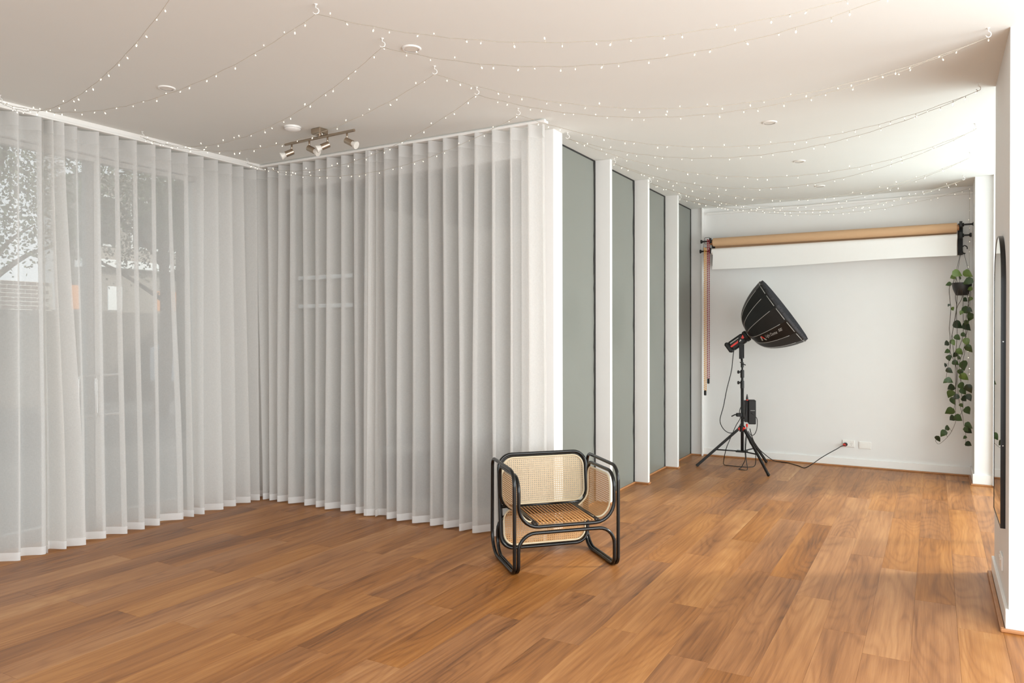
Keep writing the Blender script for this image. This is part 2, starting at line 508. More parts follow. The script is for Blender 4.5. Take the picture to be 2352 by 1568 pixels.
# wall of fins with grey glass between them
XP, XG = -2.2715, -2.4021
fins = [(4.575, 4.7146), (5.596, 5.6407), (6.5035, 6.5485), (7.4003, 7.4453)]
for i, (a, b) in enumerate(fins):
    m = MB()
    m.box(XG - 0.08 if i else -2.40, a, 0, XP, b, H, 0.002)
    o = struct('trim_%d' % (i + 1), m, M['trim'])
    MB().box(XG, a - 0.016, 0, XP + 0.014, a, 0.015, 0.003).build('floor_bead', M['bead'], o)
    MB().box(XP, a, 0, XP + 0.014, b, 0.015, 0.003).build('floor_bead', M['bead'], o)
ends = [4.7146, 5.6407, 6.5485, 7.4453, 8.33]
starts = [5.596, 6.5035, 7.4003, 8.33]
for i in range(4):
    a, b = ends[i], starts[i]
    w = bpy.data.objects.new('window_%d' % (i + 2), None); COL.objects.link(w); w['kind'] = 'structure'; w.location = (XG, a, 0)
    MB(w.location).box(XG - 0.012, a, 0, XG, b, H - 0.012).build('pane', M['panel_glass'], w)
    MB(w.location).box(XG - 0.012, a, H - 0.012, XG + 0.003, b, H).build('head_seal', M['seal'], w)
    # ragged black silicone line down the far edge
    m = MB(w.location); k = 46; vs_ = []
    for j in range(k + 1):
        wd = 0.024 + 0.016 * random.random() * (random.random() > 0.35)
        z = (H - 0.012) * j / k
        vs_ += [(XG + 0.0035, b - wd, z), (XG + 0.0035, b, z)]
    m.add(vs_, [(2 * j, 2 * j + 1, 2 * j + 3, 2 * j + 2) for j in range(k)])
    m.add([(XG - 0.002, b - 0.024, 0), (XG + 0.0035, b - 0.024, 0), (XG + 0.0035, b - 0.024, H - 0.012), (XG - 0.002, b - 0.024, H - 0.012)], [(0, 1, 2, 3)])
    m.build('edge_seal', M['seal'], w)
    MB(w.location).box(XG, a, 0, XG + 0.014, b, 0.015, 0.003).build('floor_bead', M['bead'], w)

# far end of the room
YB = 8.37
wb = MB()
wb.box(-2.7, 8.33, 0, -2.2742, 8.6, H)
wb.box(-2.7, YB, 0, 0.9, 8.6, H)
struct('wall_back', wb, M['wall'])
SK = 0.086
bb = MB(); bb.box(-2.2742, YB - 0.014, 0.013, 0.3157, YB, SK, 0.002)
bbo = struct('baseboard_back', bb, M['trim'])
MB().box(-2.2742, YB - 0.030, 0, 0.3157, YB - 0.014, 0.014, 0.003).build('floor_bead', M['bead'], bbo)
MB().box(-2.4021, 8.314, 0, -2.2742, 8.33, 0.014, 0.003).build('floor_bead', M['bead'], bbo)
rail = MB(); rail.box(-2.23, YB - 0.018, 2.705, 0.3157, YB, 2.728, 0.002)
struct('trim_5', rail, M['trim'])
nib = MB(); nib.box(-2.2742, 8.30, 0, -2.262, YB, H, 0.002)
struct('trim_6', nib, M['trim'])

# window side: near column, window between the columns, far column
XM = 0.3006
col_n = MB(); col_n.box(XM, 4.1076, 0, 2.7, 5.054, H)
struct('wall_right', col_n, M['wall'])
bn = MB(); bn.box(XM - 0.014, 4.1076, 0.013, XM, 5.054, 0.10, 0.002); bn.box(XM - 0.014, 4.0936, 0.013, 1.45, 4.1076, 0.10, 0.002)
bno = struct('baseboard_right', bn, M['trim'])
MB().box(XM - 0.034, 4.0936, 0, XM - 0.014, 5.054, 0.016, 0.004).build('floor_bead', M['bead'], bno)
MB().box(XM - 0.034, 4.0736, 0, 1.45, 4.0936, 0.016, 0.004).build('floor_bead', M['bead'], bno)
cf = MB(); cf.box(0.3157, 7.895, 0, 0.455, YB, H); cf.box(0.455, 7.86, 0, 1.0, YB, H)
struct('wall_right_end', cf, M['wall'])
bf = MB(); bf.box(0.3017, 7.881, 0.013, 0.455, 7.895, 0.10, 0.002); bf.box(0.3017, 7.895, 0.013, 0.3157, YB, 0.10, 0.002)
bfo = struct('baseboard_right_end', bf, M['trim'])
MB().box(0.2877, 7.867, 0, 0.455, 7.881, 0.014, 0.003).build('floor_bead', M['bead'], bfo)
MB().box(0.2877, 7.881, 0, 0.3017, YB, 0.014, 0.003).build('floor_bead', M['bead'], bfo)
MB().box(0.455, 7.846, 0, 0.9, 7.86, 0.014, 0.003).build('floor_bead', M['bead'], bfo)
wr = bpy.data.objects.new('window_6', None); COL.objects.link(wr); wr['kind'] = 'structure'; wr.location = (0.86, 5.054, 0)
MB(wr.location).box(0.85, 5.054, 0.0, 0.91, 7.86, 0.10).build('sill', M['trim'], wr)
MB(wr.location).box(0.85, 5.054, 2.66, 0.91, 7.86, H).build('head_rail', M['trim'], wr)
for y in (6.10, 7.05):
    MB(wr.location).box(0.85, y - 0.03, 0.1, 0.91, y + 0.03, 2.66).build('mullion', M['trim'], wr)
for a, b in ((5.054, 6.07), (6.13, 7.02), (7.08, 7.86)):
    MB(wr.location).box(0.878, a, 0.1, 0.884, b, 2.66).build('pane', M['clear_glass'], wr)
# near part of the room behind and beside the viewer
fr = MB()
fr.box(1.45, 3.75, 0, 1.6, 4.1, H); fr.box(1.45, -3.0, 0, 1.6, -0.75, H)
fr.box(1.45, -0.75, 2.68, 1.6, 3.75, H); fr.box(1.45, -0.75, 0, 1.6, 3.75, 0.12)
struct('wall_right_front', fr, M['wall'])
rr = MB()
rr.box(-5.3, -2.65, 0, -3.1, -2.5, H); rr.box(1.9, -2.65, 0, 2.45, -2.5, H)
rr.box(-3.1, -2.65, 2.65, 1.9, -2.5, H); rr.box(-3.1, -2.65, 0, 1.9, -2.5, 0.25)
struct('wall_rear', rr, M['wall'])

# ------------------------------------------------------------------ sheer curtains
ZB0, ZB1 = 0.010, 0.060
def curtain(label, axis, base, amp, top, bot, ZH1, seed=0, over=0.0):
    """wave-fold sheer; top and bot list the crest positions along the track; axis 'y' hangs on the left wall, 'x' on the far one"""
    rnd = random.Random(seed)
    ZH0 = ZH1 - 0.082
    n = len(top)
    SEG = 26
    zs = [ZB0, ZB1, 0.35, 0.8, 1.3, 1.8, 2.25, 2.5, ZH0, ZH1]
    amps = [amp * rnd.uniform(0.75, 1.15) for _ in top]
    ph = [rnd.uniform(0, 6.28) for _ in top]
    cols = []
    for i in range(n - 1):
        for k in range(SEG + (1 if i == n - 2 else 0)):
            cols.append((i, k / SEG))
    # one fold, tip to tip: a broad panel swinging from the back to the front, then a tight return behind the tip
    fold = [(0.0, 1.0), (0.055, 0.80), (0.115, 0.20), (0.20, -0.62), (0.31, -1.0), (0.47, -0.82), (0.68, -0.08), (0.87, 0.76), (1.0, 1.0)]
    def prof_(s):
        x = s * (len(fold) - 1); i = min(int(x), len(fold) - 2); f = x - i
        def g(k):
            if k < 0: return (fold[-2][0] - 1, fold[-2][1])
            if k >= len(fold): return (fold[1][0] + 1, fold[1][1])
            return fold[k]
        r = []
        for c in (0, 1):
            a, b, c2, d = g(i - 1)[c], g(i)[c], g(i + 1)[c], g(i + 2)[c]
            r.append(0.5 * (2 * b + (c2 - a) * f + (2 * a - 5 * b + 4 * c2 - d) * f * f + (3 * b - a - 3 * c2 + d) * f ** 3))
        return r
    def pt(c, z):
        i, s = c
        q = (z - ZB0) / (ZH1 - ZB0)
        e = q * q * (3 - 2 * q)
        a = bot[i] + (top[i] - bot[i]) * e
        b = bot[i + 1] + (top[i + 1] - bot[i + 1]) * e
        p = b - a
        wob = 0.005 * math.sin(2.1 * z + ph[i] + s * (ph[i + 1] - ph[i])) * (1 - q)
        if axis == 'y': u, w = prof_(s)
        else:
            u, w = prof_(1 - s); u = 1 - u
        along = a + p * u + wob
        am = amps[i] + (amps[i + 1] - amps[i]) * s
        off = am * w * (1.0 + 0.15 * (1 - q))
        if axis == 'y': return Vector((base + off + over, along, z))
        return Vector((along, base - off - over, z))
    p0 = pt(cols[0], 0.0); p0.z = 0
    root = thing('sheer_curtain', label, 'curtain', p0, 0, 'sheer curtains')
    def strip(zlist, name, mat):
        m = MB(p0); nc = len(cols)
        m.add([pt(c, z) for z in zlist for c in cols],
              [(r * nc + c, r * nc + c + 1, (r + 1) * nc + c + 1, (r + 1) * nc + c) for r in range(len(zlist) - 1) for c in range(nc - 1)])
        return m.build(name, mat, root, True)
    strip(zs[1:-1], 'drape', M['sheer'])
    strip([ZB0, 0.035, ZB1], 'hem', M['hem'])
    strip([ZH0, ZH1 - 0.04, ZH1], 'heading_band', M['sheer_band'])
    return root
CA_T = [1.622, 1.722, 1.824, 1.926, 2.028, 2.13, 2.232, 2.339, 2.455, 2.587, 2.72]
CA_B = [1.60, 1.70, 1.81, 1.921, 2.028, 2.10, 2.19, 2.297, 2.442, 2.584, 2.838]
CB_T = [2.60, 2.66, 2.82, 2.965, 3.093, 3.227, 3.371, 3.501, 3.636, 3.773, 3.904, 4.044, 4.151, 4.285]
CB_B = [2.61, 2.72, 2.854, 2.993, 3.132, 3.259, 3.38, 3.58, 3.666, 3.754, 3.93, 4.063, 4.203, 4.30]
CC_T = [-5.08, -4.95, -4.816, -4.685, -4.551, -4.421, -4.288, -4.15, -4.01, -3.882, -3.727, -3.66]
CC_B = [-5.06, -4.877, -4.8, -4.713, -4.579, -4.409, -4.29, -4.174, -4.02, -3.874, -3.748, -3.67]
CD_T = [-3.752, -3.571, -3.432, -3.305, -3.169, -3.036, -2.9, -2.766, -2.626, -2.489, -2.35, -2.245]
CD_B = [-3.779, -3.555, -3.461, -3.313, -3.153, -3.031, -2.89, -2.793, -2.62, -2.486, -2.346, -2.235]
CC_T, CC_B, CD_T, CD_B = [[x * 0.993 + 0.012 for x in c] for c in (CC_T, CC_B, CD_T, CD_B)]
curtain('sheer white curtain nearest the viewer on the doors, its free edge flaring at the hem', 'y', -4.865, 0.05, [y - 0.012 for y in CA_T], [y - 0.012 for y in CA_B], 2.728, seed=1)
curtain('sheer white curtain over the glazed doors, running into the corner of the room', 'y', -4.885, 0.05, [y - 0.012 for y in CB_T], [y - 0.012 for y in CB_B], 2.728, seed=2)
curtain('sheer white curtain between the room corner and the middle of the long window', 'x', 4.37, 0.048, CC_T, CC_B, 2.752, seed=3)
curtain('sheer white curtain hanging behind the rattan armchair beside the first white fin', 'x', 4.35, 0.048, CD_T, CD_B, 2.752, seed=4)
tk = MB((-4.87, 1.5, 2.73)); tk.box(-4.888, 0.3, 2.736, -4.850, 4.40, 2.750, 0.002); tk.box(-4.88, 0.3, 2.752, -4.86, 4.40, H)
tag(tk.build('curtain_track', M['white_plastic']), 'white curtain track above the sheers on the glazed doors', 'curtain track', 'curtain tracks').location = (-4.87, 1.5, 2.73)
tk = MB((-3.5, 4.35, 2.756)); tk.box(-4.92, 4.32, 2.756, -2.21, 4.375, 2.772, 0.002); tk.box(-4.92, 4.34, 2.772, -2.22, 4.36, H)
tag(tk.build('curtain_track', M['white_plastic']), 'white curtain track above the sheers along the long window, ending near the fins', 'curtain track', 'curtain tracks').location = (-3.5, 4.35, 2.756)

# ------------------------------------------------------------------ rattan armchair
chair = thing('rattan_armchair', 'black bentwood rattan armchair with cane back and woven seat before the sheers', 'armchair', (-2.068, 3.660, 0), math.atan2(0.72, 0.694))
CW, PR = 0.640, 0.0105
z0 = PR
def loop(name, pts, rad, r=PR, mat=None, parent=chair, n=7):
    return MB().tube(fillet(pts, rad, True, n), r, 10, closed=True).build(name, mat or M['black'], parent, True)
for x in (0.0, CW):
    loop('side_loop', [(x, 0.0, z0), (x, 0.0, 0.592), (x, 0.48, 0.600), (x, 0.495, z0)], [0.05, 0.085, 0.05, 0.13])
xi = 0.024
loop('base_frame', [(xi, 0.0, z0), (xi, 0.0, 0.238), (CW - xi, 0.0, 0.238), (CW - xi, 0.0, z0),
                    (CW - xi, 0.455, z0), (CW - xi, 0.445, 0.25), (xi, 0.445, 0.25), (xi, 0.455, z0)],
     [0.05, 0.10, 0.10, 0.05, 0.10, 0.10, 0.10, 0.10])
xb = 0.026
loop('arm_frame', [(xb, 0.40, 0.560), (xb, 0.0, 0.560), (xb, 0.0, 0.272), (CW - xb, 0.0, 0.272), (CW - xb, 0.0, 0.560), (CW - xb, 0.40, 0.560),
                   (CW - xb, 0.40, 0.285), (xb, 0.40, 0.285)], [0.05, 0.085, 0.12, 0.12, 0.085, 0.05, 0.11, 0.11])
# back: one tall rounded panel of two black poles round a cane field, crossed by the seat
def back_pt(u, v, d=0.0):
    """u across, v up the panel, d towards the sitter"""
    t = v / 0.60
    return Vector((0.035 + u, 0.415 + 0.055 * t - d, 0.040 + v * 0.975))
BWD = CW - 0.055
def rr(u0, v0, u1, v1, r, fn, n=7):
    P = fillet([(u0, v0, 0), (u1, v0, 0), (u1, v1, 0), (u0, v1, 0)], r, True, n)
    out = []
    for i, p in enumerate(P):
        q = P[(i + 1) % len(P)]
        k = max(1, int((q - p).length / 0.03))
        for j in range(k):
            w = p + (q - p) * (j / k)
            out.append(fn(w.x, w.y))
    return out
MB().tube(rr(0, 0, BWD, 0.592, 0.085, back_pt), PR, 10, True).build('back_frame', M['black'], chair, True)
MB().tube(rr(0.012, 0.013, BWD - 0.012, 0.579, 0.078, lambda u, v: back_pt(u, v, -0.016)), PR * 0.9, 10, True).build('back_frame', M['black'], chair, True)
MB().tube([back_pt(0.0, 0.262, -0.004), back_pt(BWD, 0.262, -0.004)], PR, 10).build('back_crossbar', M['black'], chair, True)

def cane(name, parent, fn, u0, v0, u1, v1, r, mat, pitch=0.0135, wid=0.0036, bend=False, hor_only=False):
    """cane webbing: strands woven both ways and on the diagonal, clipped to a rounded field"""
    def inside(u, v):
        du = max(u0 + r - u, u - (u1 - r), 0); dv = max(v0 + r - v, v - (v1 - r), 0)
        return u0 <= u <= u1 and v0 <= v <= v1 and du * du + dv * dv <= r * r + 1e-9
    m = MB()
    def strand(p, d, w, lift):
        # walk the line, keep the inside run
        pts = []; L_ = math.hypot(u1 - u0, v1 - v0) * 1.1; st = 0.004
        k = int(2 * L_ / st)
        a = b = None
        for i in range(k + 1):
            t = -L_ + i * st
            if inside(p[0] + d[0] * t, p[1] + d[1] * t):
                if a is None: a = t
                b = t
        if a is None or b - a < 0.006: return
        seg = max(1, int((b - a) / 0.02)) if bend else 1
        vs_ = []
        for i in range(seg + 1):
            t = a + (b - a) * i / seg
            for s in (-1, 1):
                vs_.append(fn(p[0] + d[0] * t - d[1] * s * w / 2, p[1] + d[1] * t + d[0] * s * w / 2, lift))
        m.add(vs_, [(2 * i, 2 * i + 1, 2 * i + 3, 2 * i + 2) for i in range(seg)])
    cu, cv = (u0 + u1) / 2, (v0 + v1) / 2
    n = int((v1 - v0) / pitch / 2)
    for i in range(-n, n + 1):
        for o_ in (-0.0021, 0.0021): strand((cu, cv + i * pitch + o_), (1, 0), wid, 0.0012)
    n = int((u1 - u0) / pitch / 2)
    for i in range(-n, n + 1):
        for o_ in (-0.0021, 0.0021): strand((cu + i * pitch + o_, cv), (0, 1), wid if not hor_only else wid * 0.7, 0.0)
    o = m.build(name, mat, parent)
    MB().tube(rr(u0, v0, u1, v1, r, lambda u, v: fn(u, v, 0.004)), 0.0058, 8, True).build('rattan_border', M['cane_border'], o, True)
    return o
cane('back_cane', chair, lambda u, v, d=0: back_pt(u, v, d + 0.004), 0.022, 0.276, BWD - 0.022, 0.570, 0.072, M['cane'])
cane('back_cane', chair, lambda u, v, d=0: back_pt(u, v, d + 0.004), 0.022, 0.022, BWD - 0.022, 0.250, 0.072, M['cane_warm'])
# side panels: a sheet that comes down the arm and bends in under the seat
RB = 0.105
def side_pt(side):
    def f(u, v, d=0.0):
        # u: front to back, v: 0 at the seat end of the bend, up the arm
        arc = RB * math.pi / 2
        if v < arc:
            a = v / RB
            x = 0.034 + RB - RB * math.sin(a); z = 0.283 + RB - RB * math.cos(a)
            nx, nz = math.sin(a), math.cos(a)
        else:
            x = 0.034; z = 0.283 + RB + (v - arc); nx, nz = 1.0, 0.0
        x += nx * d; z += nz * d
        return Vector((x if side == 0 else CW - x, u, z))
    return f
for s in (0, 1):
    cane('side_cane', chair, side_pt(s), 0.035, 0.01, 0.375, 0.315, 0.06, M['cane_warm'], pitch=0.0125, bend=True, hor_only=True)
# seat: dark side rails, rattan rods front to back with a woven zigzag under them
for x in (0.122, 0.137, CW - 0.137, CW - 0.122):
    MB().tube([(x, 0.004, 0.286), (x, 0.405, 0.294)], 0.0075, 8).build('seat_rail', M['dark_wood'], chair, True)
MB().tube([(0.12, 0.392, 0.285), (CW - 0.12, 0.392, 0.285)], 0.008, 8).build('seat_rail', M['dark_wood'], chair, True)
NR = 16; sx0, sx1 = 0.155, CW - 0.155
rod = MB().tube([(0, 0.0, 0), (0, 0.39, 0.007)], 0.0045, 8)
rod_me = bpy.data.meshes.new('seat_rod'); rod_me.from_pydata(rod.v, [], rod.f); rod_me.materials.append(M['rattan'])
rod_me.polygons.foreach_set('use_smooth', [True] * len(rod_me.polygons))
for i in range(NR):
    instance('seat_rod', rod_me, chair, (sx0 + (sx1 - sx0) * i / (NR - 1), 0.006, 0.2895))
for x in (0.30, 0.335, 0.37, 0.10):
    MB().tube([(0.14, x, 0.279), (CW - 0.14, x, 0.279)], 0.006, 7).build('seat_crossbar', M['black'], chair, True)
for j in range(7):
    y = 0.03 + 0.036 * j
    zz = []
    for i in range(NR * 2 - 1):
        zz.append((sx0 - 0.004 + (sx1 - sx0 + 0.008) * i / (NR * 2 - 2), y + (0.012 if i % 2 else -0.012), 0.2835 + (0.0025 if i % 4 < 2 else -0.002)))
    MB().tube(zz, 0.0028, 6).build('seat_weave', M['rattan'], chair, True)

# ------------------------------------------------------------------ studio light on its stand
SC = Vector((-1.701, 7.734, 0))
stand = thing('light_stand', 'black tripod light stand with braced legs in front of the white backdrop wall', 'light stand', SC)
MB(SC).tube([SC + Vector((0, 0, 0.172)), SC + Vector((0, 0, 0.86))], 0.0155, 12).build('lower_column', M['black_matte'], stand, True)
MB(SC).tube([SC + Vector((0, 0, 0.84)), SC + Vector((0, 0, 0.97))], 0.0125, 12).build('middle_column', M['black_matte'], stand, True)
MB(SC).tube([SC + Vector((0, 0, 0.94)), SC + Vector((0, 0, 1.06))], 0.0095, 12).build('upper_column', M['black_matte'], stand, True)
MB(SC).box(SC.x - 0.06, SC.y - 0.035, 0.165, SC.x + 0.05, SC.y + 0.035, 0.18, 0.003).build('brace_plate', M['black_matte'], stand)
R_ = Vector((0.869, 0.494, 0)); FV = Vector((-0.494, 0.869, 0)); UP = Vector((0, 0, 1))
for zc in (0.862, 0.970):
    c = MB(SC).lathe(SC + UP * (zc - 0.045), UP, [(0, 0.019), (0.07, 0.019), (0.078, 0.016)], 14).build('collar', M['black_matte'], stand, 'angle')
    k = MB(SC); p = SC + UP * (zc + 0.012) - R_ * 0.015
    k.lathe(p, -R_, [(0, 0.008), (0.016, 0.008), (0.018, 0.017), (0.032, 0.017), (0.034, 0.010)], 8)
    k.build('clamp_knob', M['black_matte'], c, 'angle')
feet = [Vector((-2.136, 7.612, 0.008)), Vector((-1.381, 7.415, 0.008)), Vector((-1.548, 8.185, 0.008))]
hub = SC + UP * 0.405
MB(SC).lathe(hub - UP * 0.03, UP, [(0, 0.028), (0.05, 0.028), (0.06, 0.02)], 12).build('leg_hub', M['black_matte'], stand, 'angle')
for ft in feet:
    d = (Vector((ft.x, ft.y, 0)) - SC).normalized()
    top = hub + d * 0.03
    ax = (ft - top).normalized(); sd = ax.cross(UP).normalized(); nn = ax.cross(sd)
    mid = (top + ft) / 2
    lg = MB(SC).bevbox(mid, ax, sd, nn, (ft - top).length / 2, 0.0085, 0.013, 0.002).build('leg', M['black_matte'], stand)
    MB(SC).bevbox(ft - ax * 0.012, ax, sd, nn, 0.014, 0.010, 0.0145, 0.003).build('rubber_foot', M['black_fabric'], lg)
    MB(SC).tube([SC + d * 0.035 + UP * 0.175, top + (ft - top) * 0.56], 0.007, 8).build('brace', M['black_matte'], stand, True)
    MB(SC).bevbox(top, ax, sd, nn, 0.012, 0.012, 0.015, 0.003).build('red_collar', M['red'], lg)

# lamp head and dome softbox
AX = Vector((0.810, 0.060, 0.583)).normalized()
APEX = Vector((-1.652, 7.762, 1.357))
SD = -(AX.cross(UP)).normalized()
if SD.dot(-FV) < 0: SD = -SD
VU = SD.cross(AX).normalized()
if VU.z < 0: VU = -VU
lamp = thing('studio_softbox_light', 'black studio lamp head with a ribbed parabolic dome softbox tilted upward', 'studio light', APEX)
def lbox(name, a0, a1, v, s, hv, hs, bev, mat, parent=lamp):
    return MB(APEX).bevbox(APEX + AX * ((a0 + a1) / 2) + VU * v + SD * s, AX, VU, SD, abs(a1 - a0) / 2, hv, hs, bev).build(name, mat, parent)
body = lbox('lamp_body', -0.205, -0.035, 0.0, 0.0, 0.052, 0.050, 0.014, M['black_matte'])
lbox('rear_cap', -0.245, -0.200, 0.004, 0.0, 0.058, 0.052, 0.014, M['black_matte'])
MB(APEX).lathe(APEX - AX * 0.04, AX, [(0, 0.050), (0.012, 0.058), (0.036, 0.058), (0.044, 0.05)], 24).build('mount_ring', M['black_matte'], lamp, 'angle')
# red flash along the side facing the room, in three stepped runs
rs = MB(APEX)
def quad_strip(pts):
    vs_ = []
    for a, v0, v1 in pts:
        vs_ += [APEX + AX * a + VU * v0 + SD * 0.0512, APEX + AX * a + VU * v1 + SD * 0.0512]
    rs.add(vs_, [(2 * i, 2 * i + 1, 2 * i + 3, 2 * i + 2) for i in range(len(pts) - 1)])
quad_strip([(-0.200, -0.012, 0.004), (-0.120, -0.012, 0.006), (-0.105, -0.004, 0.012), (-0.060, -0.004, 0.014), (-0.040, -0.008, 0.026), (-0.034, 0.012, 0.030)])
rs.build('red_stripe', M['red'], body)
gs = MB(APEX); gs.bevbox(APEX - AX * 0.135 + VU * 0.028 + SD * 0.0505, AX, VU, SD, 0.05, 0.004, 0.0012, 0.0005)
gs.build('name_plate', M['rib_grey'], body)
# yoke
yk = APEX - AX * 0.075 - UP * 0.012
for s in (0.057, -0.057):
    q = yk + SD * s
    MB(APEX).bevbox(Vector((q.x, q.y, 1.21)), UP, SD.cross(UP).normalized(), SD, 0.09, 0.017, 0.004, 0.002).build('yoke_arm', M['black_matte'], lamp)
q = Vector((yk.x, yk.y, 1.122))
MB(APEX).bevbox(q, SD, SD.cross(UP).normalized(), UP, 0.061, 0.017, 0.005, 0.002).build('yoke_base', M['black_matte'], lamp)
MB(APEX).lathe(yk + SD * 0.060, SD, [(0, 0.026), (0.012, 0.026), (0.016, 0.022)], 18).build('tilt_knob', M['black_matte'], lamp, 'angle')
MB(APEX).tube([q, Vector((SC.x, SC.y, 1.055))], 0.011, 10).build('spigot', M['black_matte'], lamp, True)
tl = MB(APEX); tp = Vector((SC.x, SC.y, 1.065)); tl.lathe(tp - UP * 0.035, UP, [(0, 0.015), (0.05, 0.015)], 12)
tl.tube([tp + R_ * 0.03 - UP * 0.012 - FV * 0.018, tp - FV * 0.018, tp - R_ * 0.03 + UP * 0.02 - FV * 0.018], [0.004, 0.007, 0.004], 8)
tl.build('locking_lever', M['black_matte'], lamp, 'angle')
# letter mark on the tilt knob
def stroke_mark(parent, o, ex, ey, segs, w, mat, name, nrm, th=0.0012):
    m = MB(APEX)
    for (x0, y0), (x1, y1) in segs:
        a, b = o + ex * x0 + ey * y0, o + ex * x1 + ey * y1
        d = (b - a); l = d.length; d.normalize(); s = nrm.cross(d).normalized()
        m.bevbox((a + b) / 2, d, s, nrm, l / 2, w / 2, th / 2, th * 0.2)
    return m.build(name, mat, parent)
LK = yk + SD * 0.0775
stroke_mark(lamp, LK, R_, UP, [((-0.009, -0.011), (0.0, 0.011)), ((0.001, 0.009), (0.009, -0.011))], 0.005, M['white_print'], 'logo_mark', SD)
# dome
NS = 14
PROF = [(0.0, 0.036), (0.016, 0.062), (0.030, 0.128), (0.057, 0.188), (0.104, 0.237), (0.165, 0.278), (0.236, 0.314), (0.32, 0.346), (0.405, 0.370)]
def prof(t):
    """t in 0..1 along the meridian"""
    x = t * (len(PROF) - 1); i = min(int(x), len(PROF) - 2); f = x - i
    g = lambda k: PROF[max(0, min(len(PROF) - 1, k))]
    r = []
    for c in (0, 1):
        p0, p1, p2, p3 = g(i - 1)[c], g(i)[c], g(i + 1)[c], g(i + 2)[c]
        r.append(0.5 * (2 * p1 + (p2 - p0) * f + (2 * p0 - 5 * p1 + 4 * p2 - p3) * f * f + (3 * p1 - p0 - 3 * p2 + p3) * f ** 3))
    return r
def dome_pt(t, ang, lift=0.0):
    """ang in units of panels (ribs at whole numbers); panels are flat between ribs"""
    a, r = prof(t)
    k = math.floor(ang); f = ang - k
    def rib(k_):
        th = 2 * math.pi * k_ / NS + 0.12
        return (SD * math.cos(th) + VU * math.sin(th))
    d = rib(k) * (1 - f) + rib(k + 1) * f
    n = d.normalized()
    return APEX + AX * (a + 0.0) + d * r + n * lift
NT = 22
dm = MB(APEX)
vs_ = [dome_pt(j / NT, k) for j in range(NT + 1) for k in range(NS)]
dm.add(vs_, [(j * NS + k, j * NS + (k + 1) % NS, (j + 1) * NS + (k + 1) % NS, (j + 1) * NS + k) for j in range(NT) for k in range(NS)])
dome = dm.build('softbox_dome', M['black_fabric'], lamp)
# inner silver lining is hidden; front: diffuser with a fabric egg-crate grid
RC = APEX + AX * 0.405
lip = MB(APEX)
for k in range(NS):
    a0, a1 = dome_pt(1, k), dome_pt(1, k + 1)
    lip.add([a0, a1, a1 + AX * 0.012, a0 + AX * 0.012], [(0, 1, 2, 3)])
lip.build('front_lip', M['black_fabric'], dome)
df_ = MB(APEX); df_.add([RC + (dome_pt(1, k) - RC) * 0.99 for k in range(NS)], [tuple(range(NS))]); df_.build('diffuser', M['white_print'], lamp)
gr = MB(APEX)
for i in range(-8, 9):
    s = i * 0.042
    h = math.sqrt(max(0.0, 0.362 ** 2 - s * s))
    if h < 0.05: continue
    for e1, e2 in ((SD, VU), (VU, SD)):
        a, b = RC + e1 * s - e2 * h, RC + e1 * s + e2 * h
        gr.add([a, b, b + AX * 0.035, a + AX * 0.035], [(0, 1, 2, 3)])
for k in range(NS):
    a0, a1 = RC + (dome_pt(1, k) - RC) * 0.985, RC + (dome_pt(1, k + 1) - RC) * 0.985
    gr.add([a0, a1, a1 + AX * 0.035, a0 + AX * 0.035], [(0, 1, 2, 3)])
gr.build('egg_crate_grid', M['grey_grid'], lamp)
for k in range(NS):
    MB(APEX).tube([dome_pt(0.10 + 0.80 * j / 14, k, 0.001) for j in range(15)], 0.0022, 6).build('rib_piping', M['rib_grey'], dome, True)
    a, b = dome_pt(0.985, k + 0.10, 0.002), dome_pt(0.985, k + 0.90, 0.002)
    MB(APEX).tube([a, b], 0.003, 6).build('rim_piping', M['rib_grey'], dome, True)
MB(APEX).tube([dome_pt(0.07, k * 0.5, 0.002) for k in range(NS * 2)], 0.003, 6, True).build('neck_ring', M['steel'], dome, True)
# lettering on the panel below the axis that faces the viewer
def dome_text(body_, t0, t1, ang_c, height, mat, name, shear=0.35):
    cu = bpy.data.curves.new('lettering', 'FONT')
    cu.body = body_; cu.size = 1.0; cu.shear = shear; cu.resolution_u = 3
    tmp = bpy.data.objects.new('lettering', cu); COL.objects.link(tmp)
    me = bpy.data.meshes.new_from_object(tmp.evaluated_get(bpy.context.evaluated_depsgraph_get()))
    bpy.data.objects.remove(tmp)
    xs = [v.co.x for v in me.vertices]; x0, x1 = min(xs), max(xs)
    sc = (x1 - x0)
    for v in me.vertices:
        t = t0 + (t1 - t0) * (v.co.x - x0) / sc
        a, r = prof(t)
        w = 2 * r * math.sin(math.pi / NS)
        ang = ang_c + (v.co.y * height) / w
        v.co = dome_pt(t, ang, 0.0022) - APEX
    me.materials.clear()
    return link(name, me, mat, dome)
PANEL = None
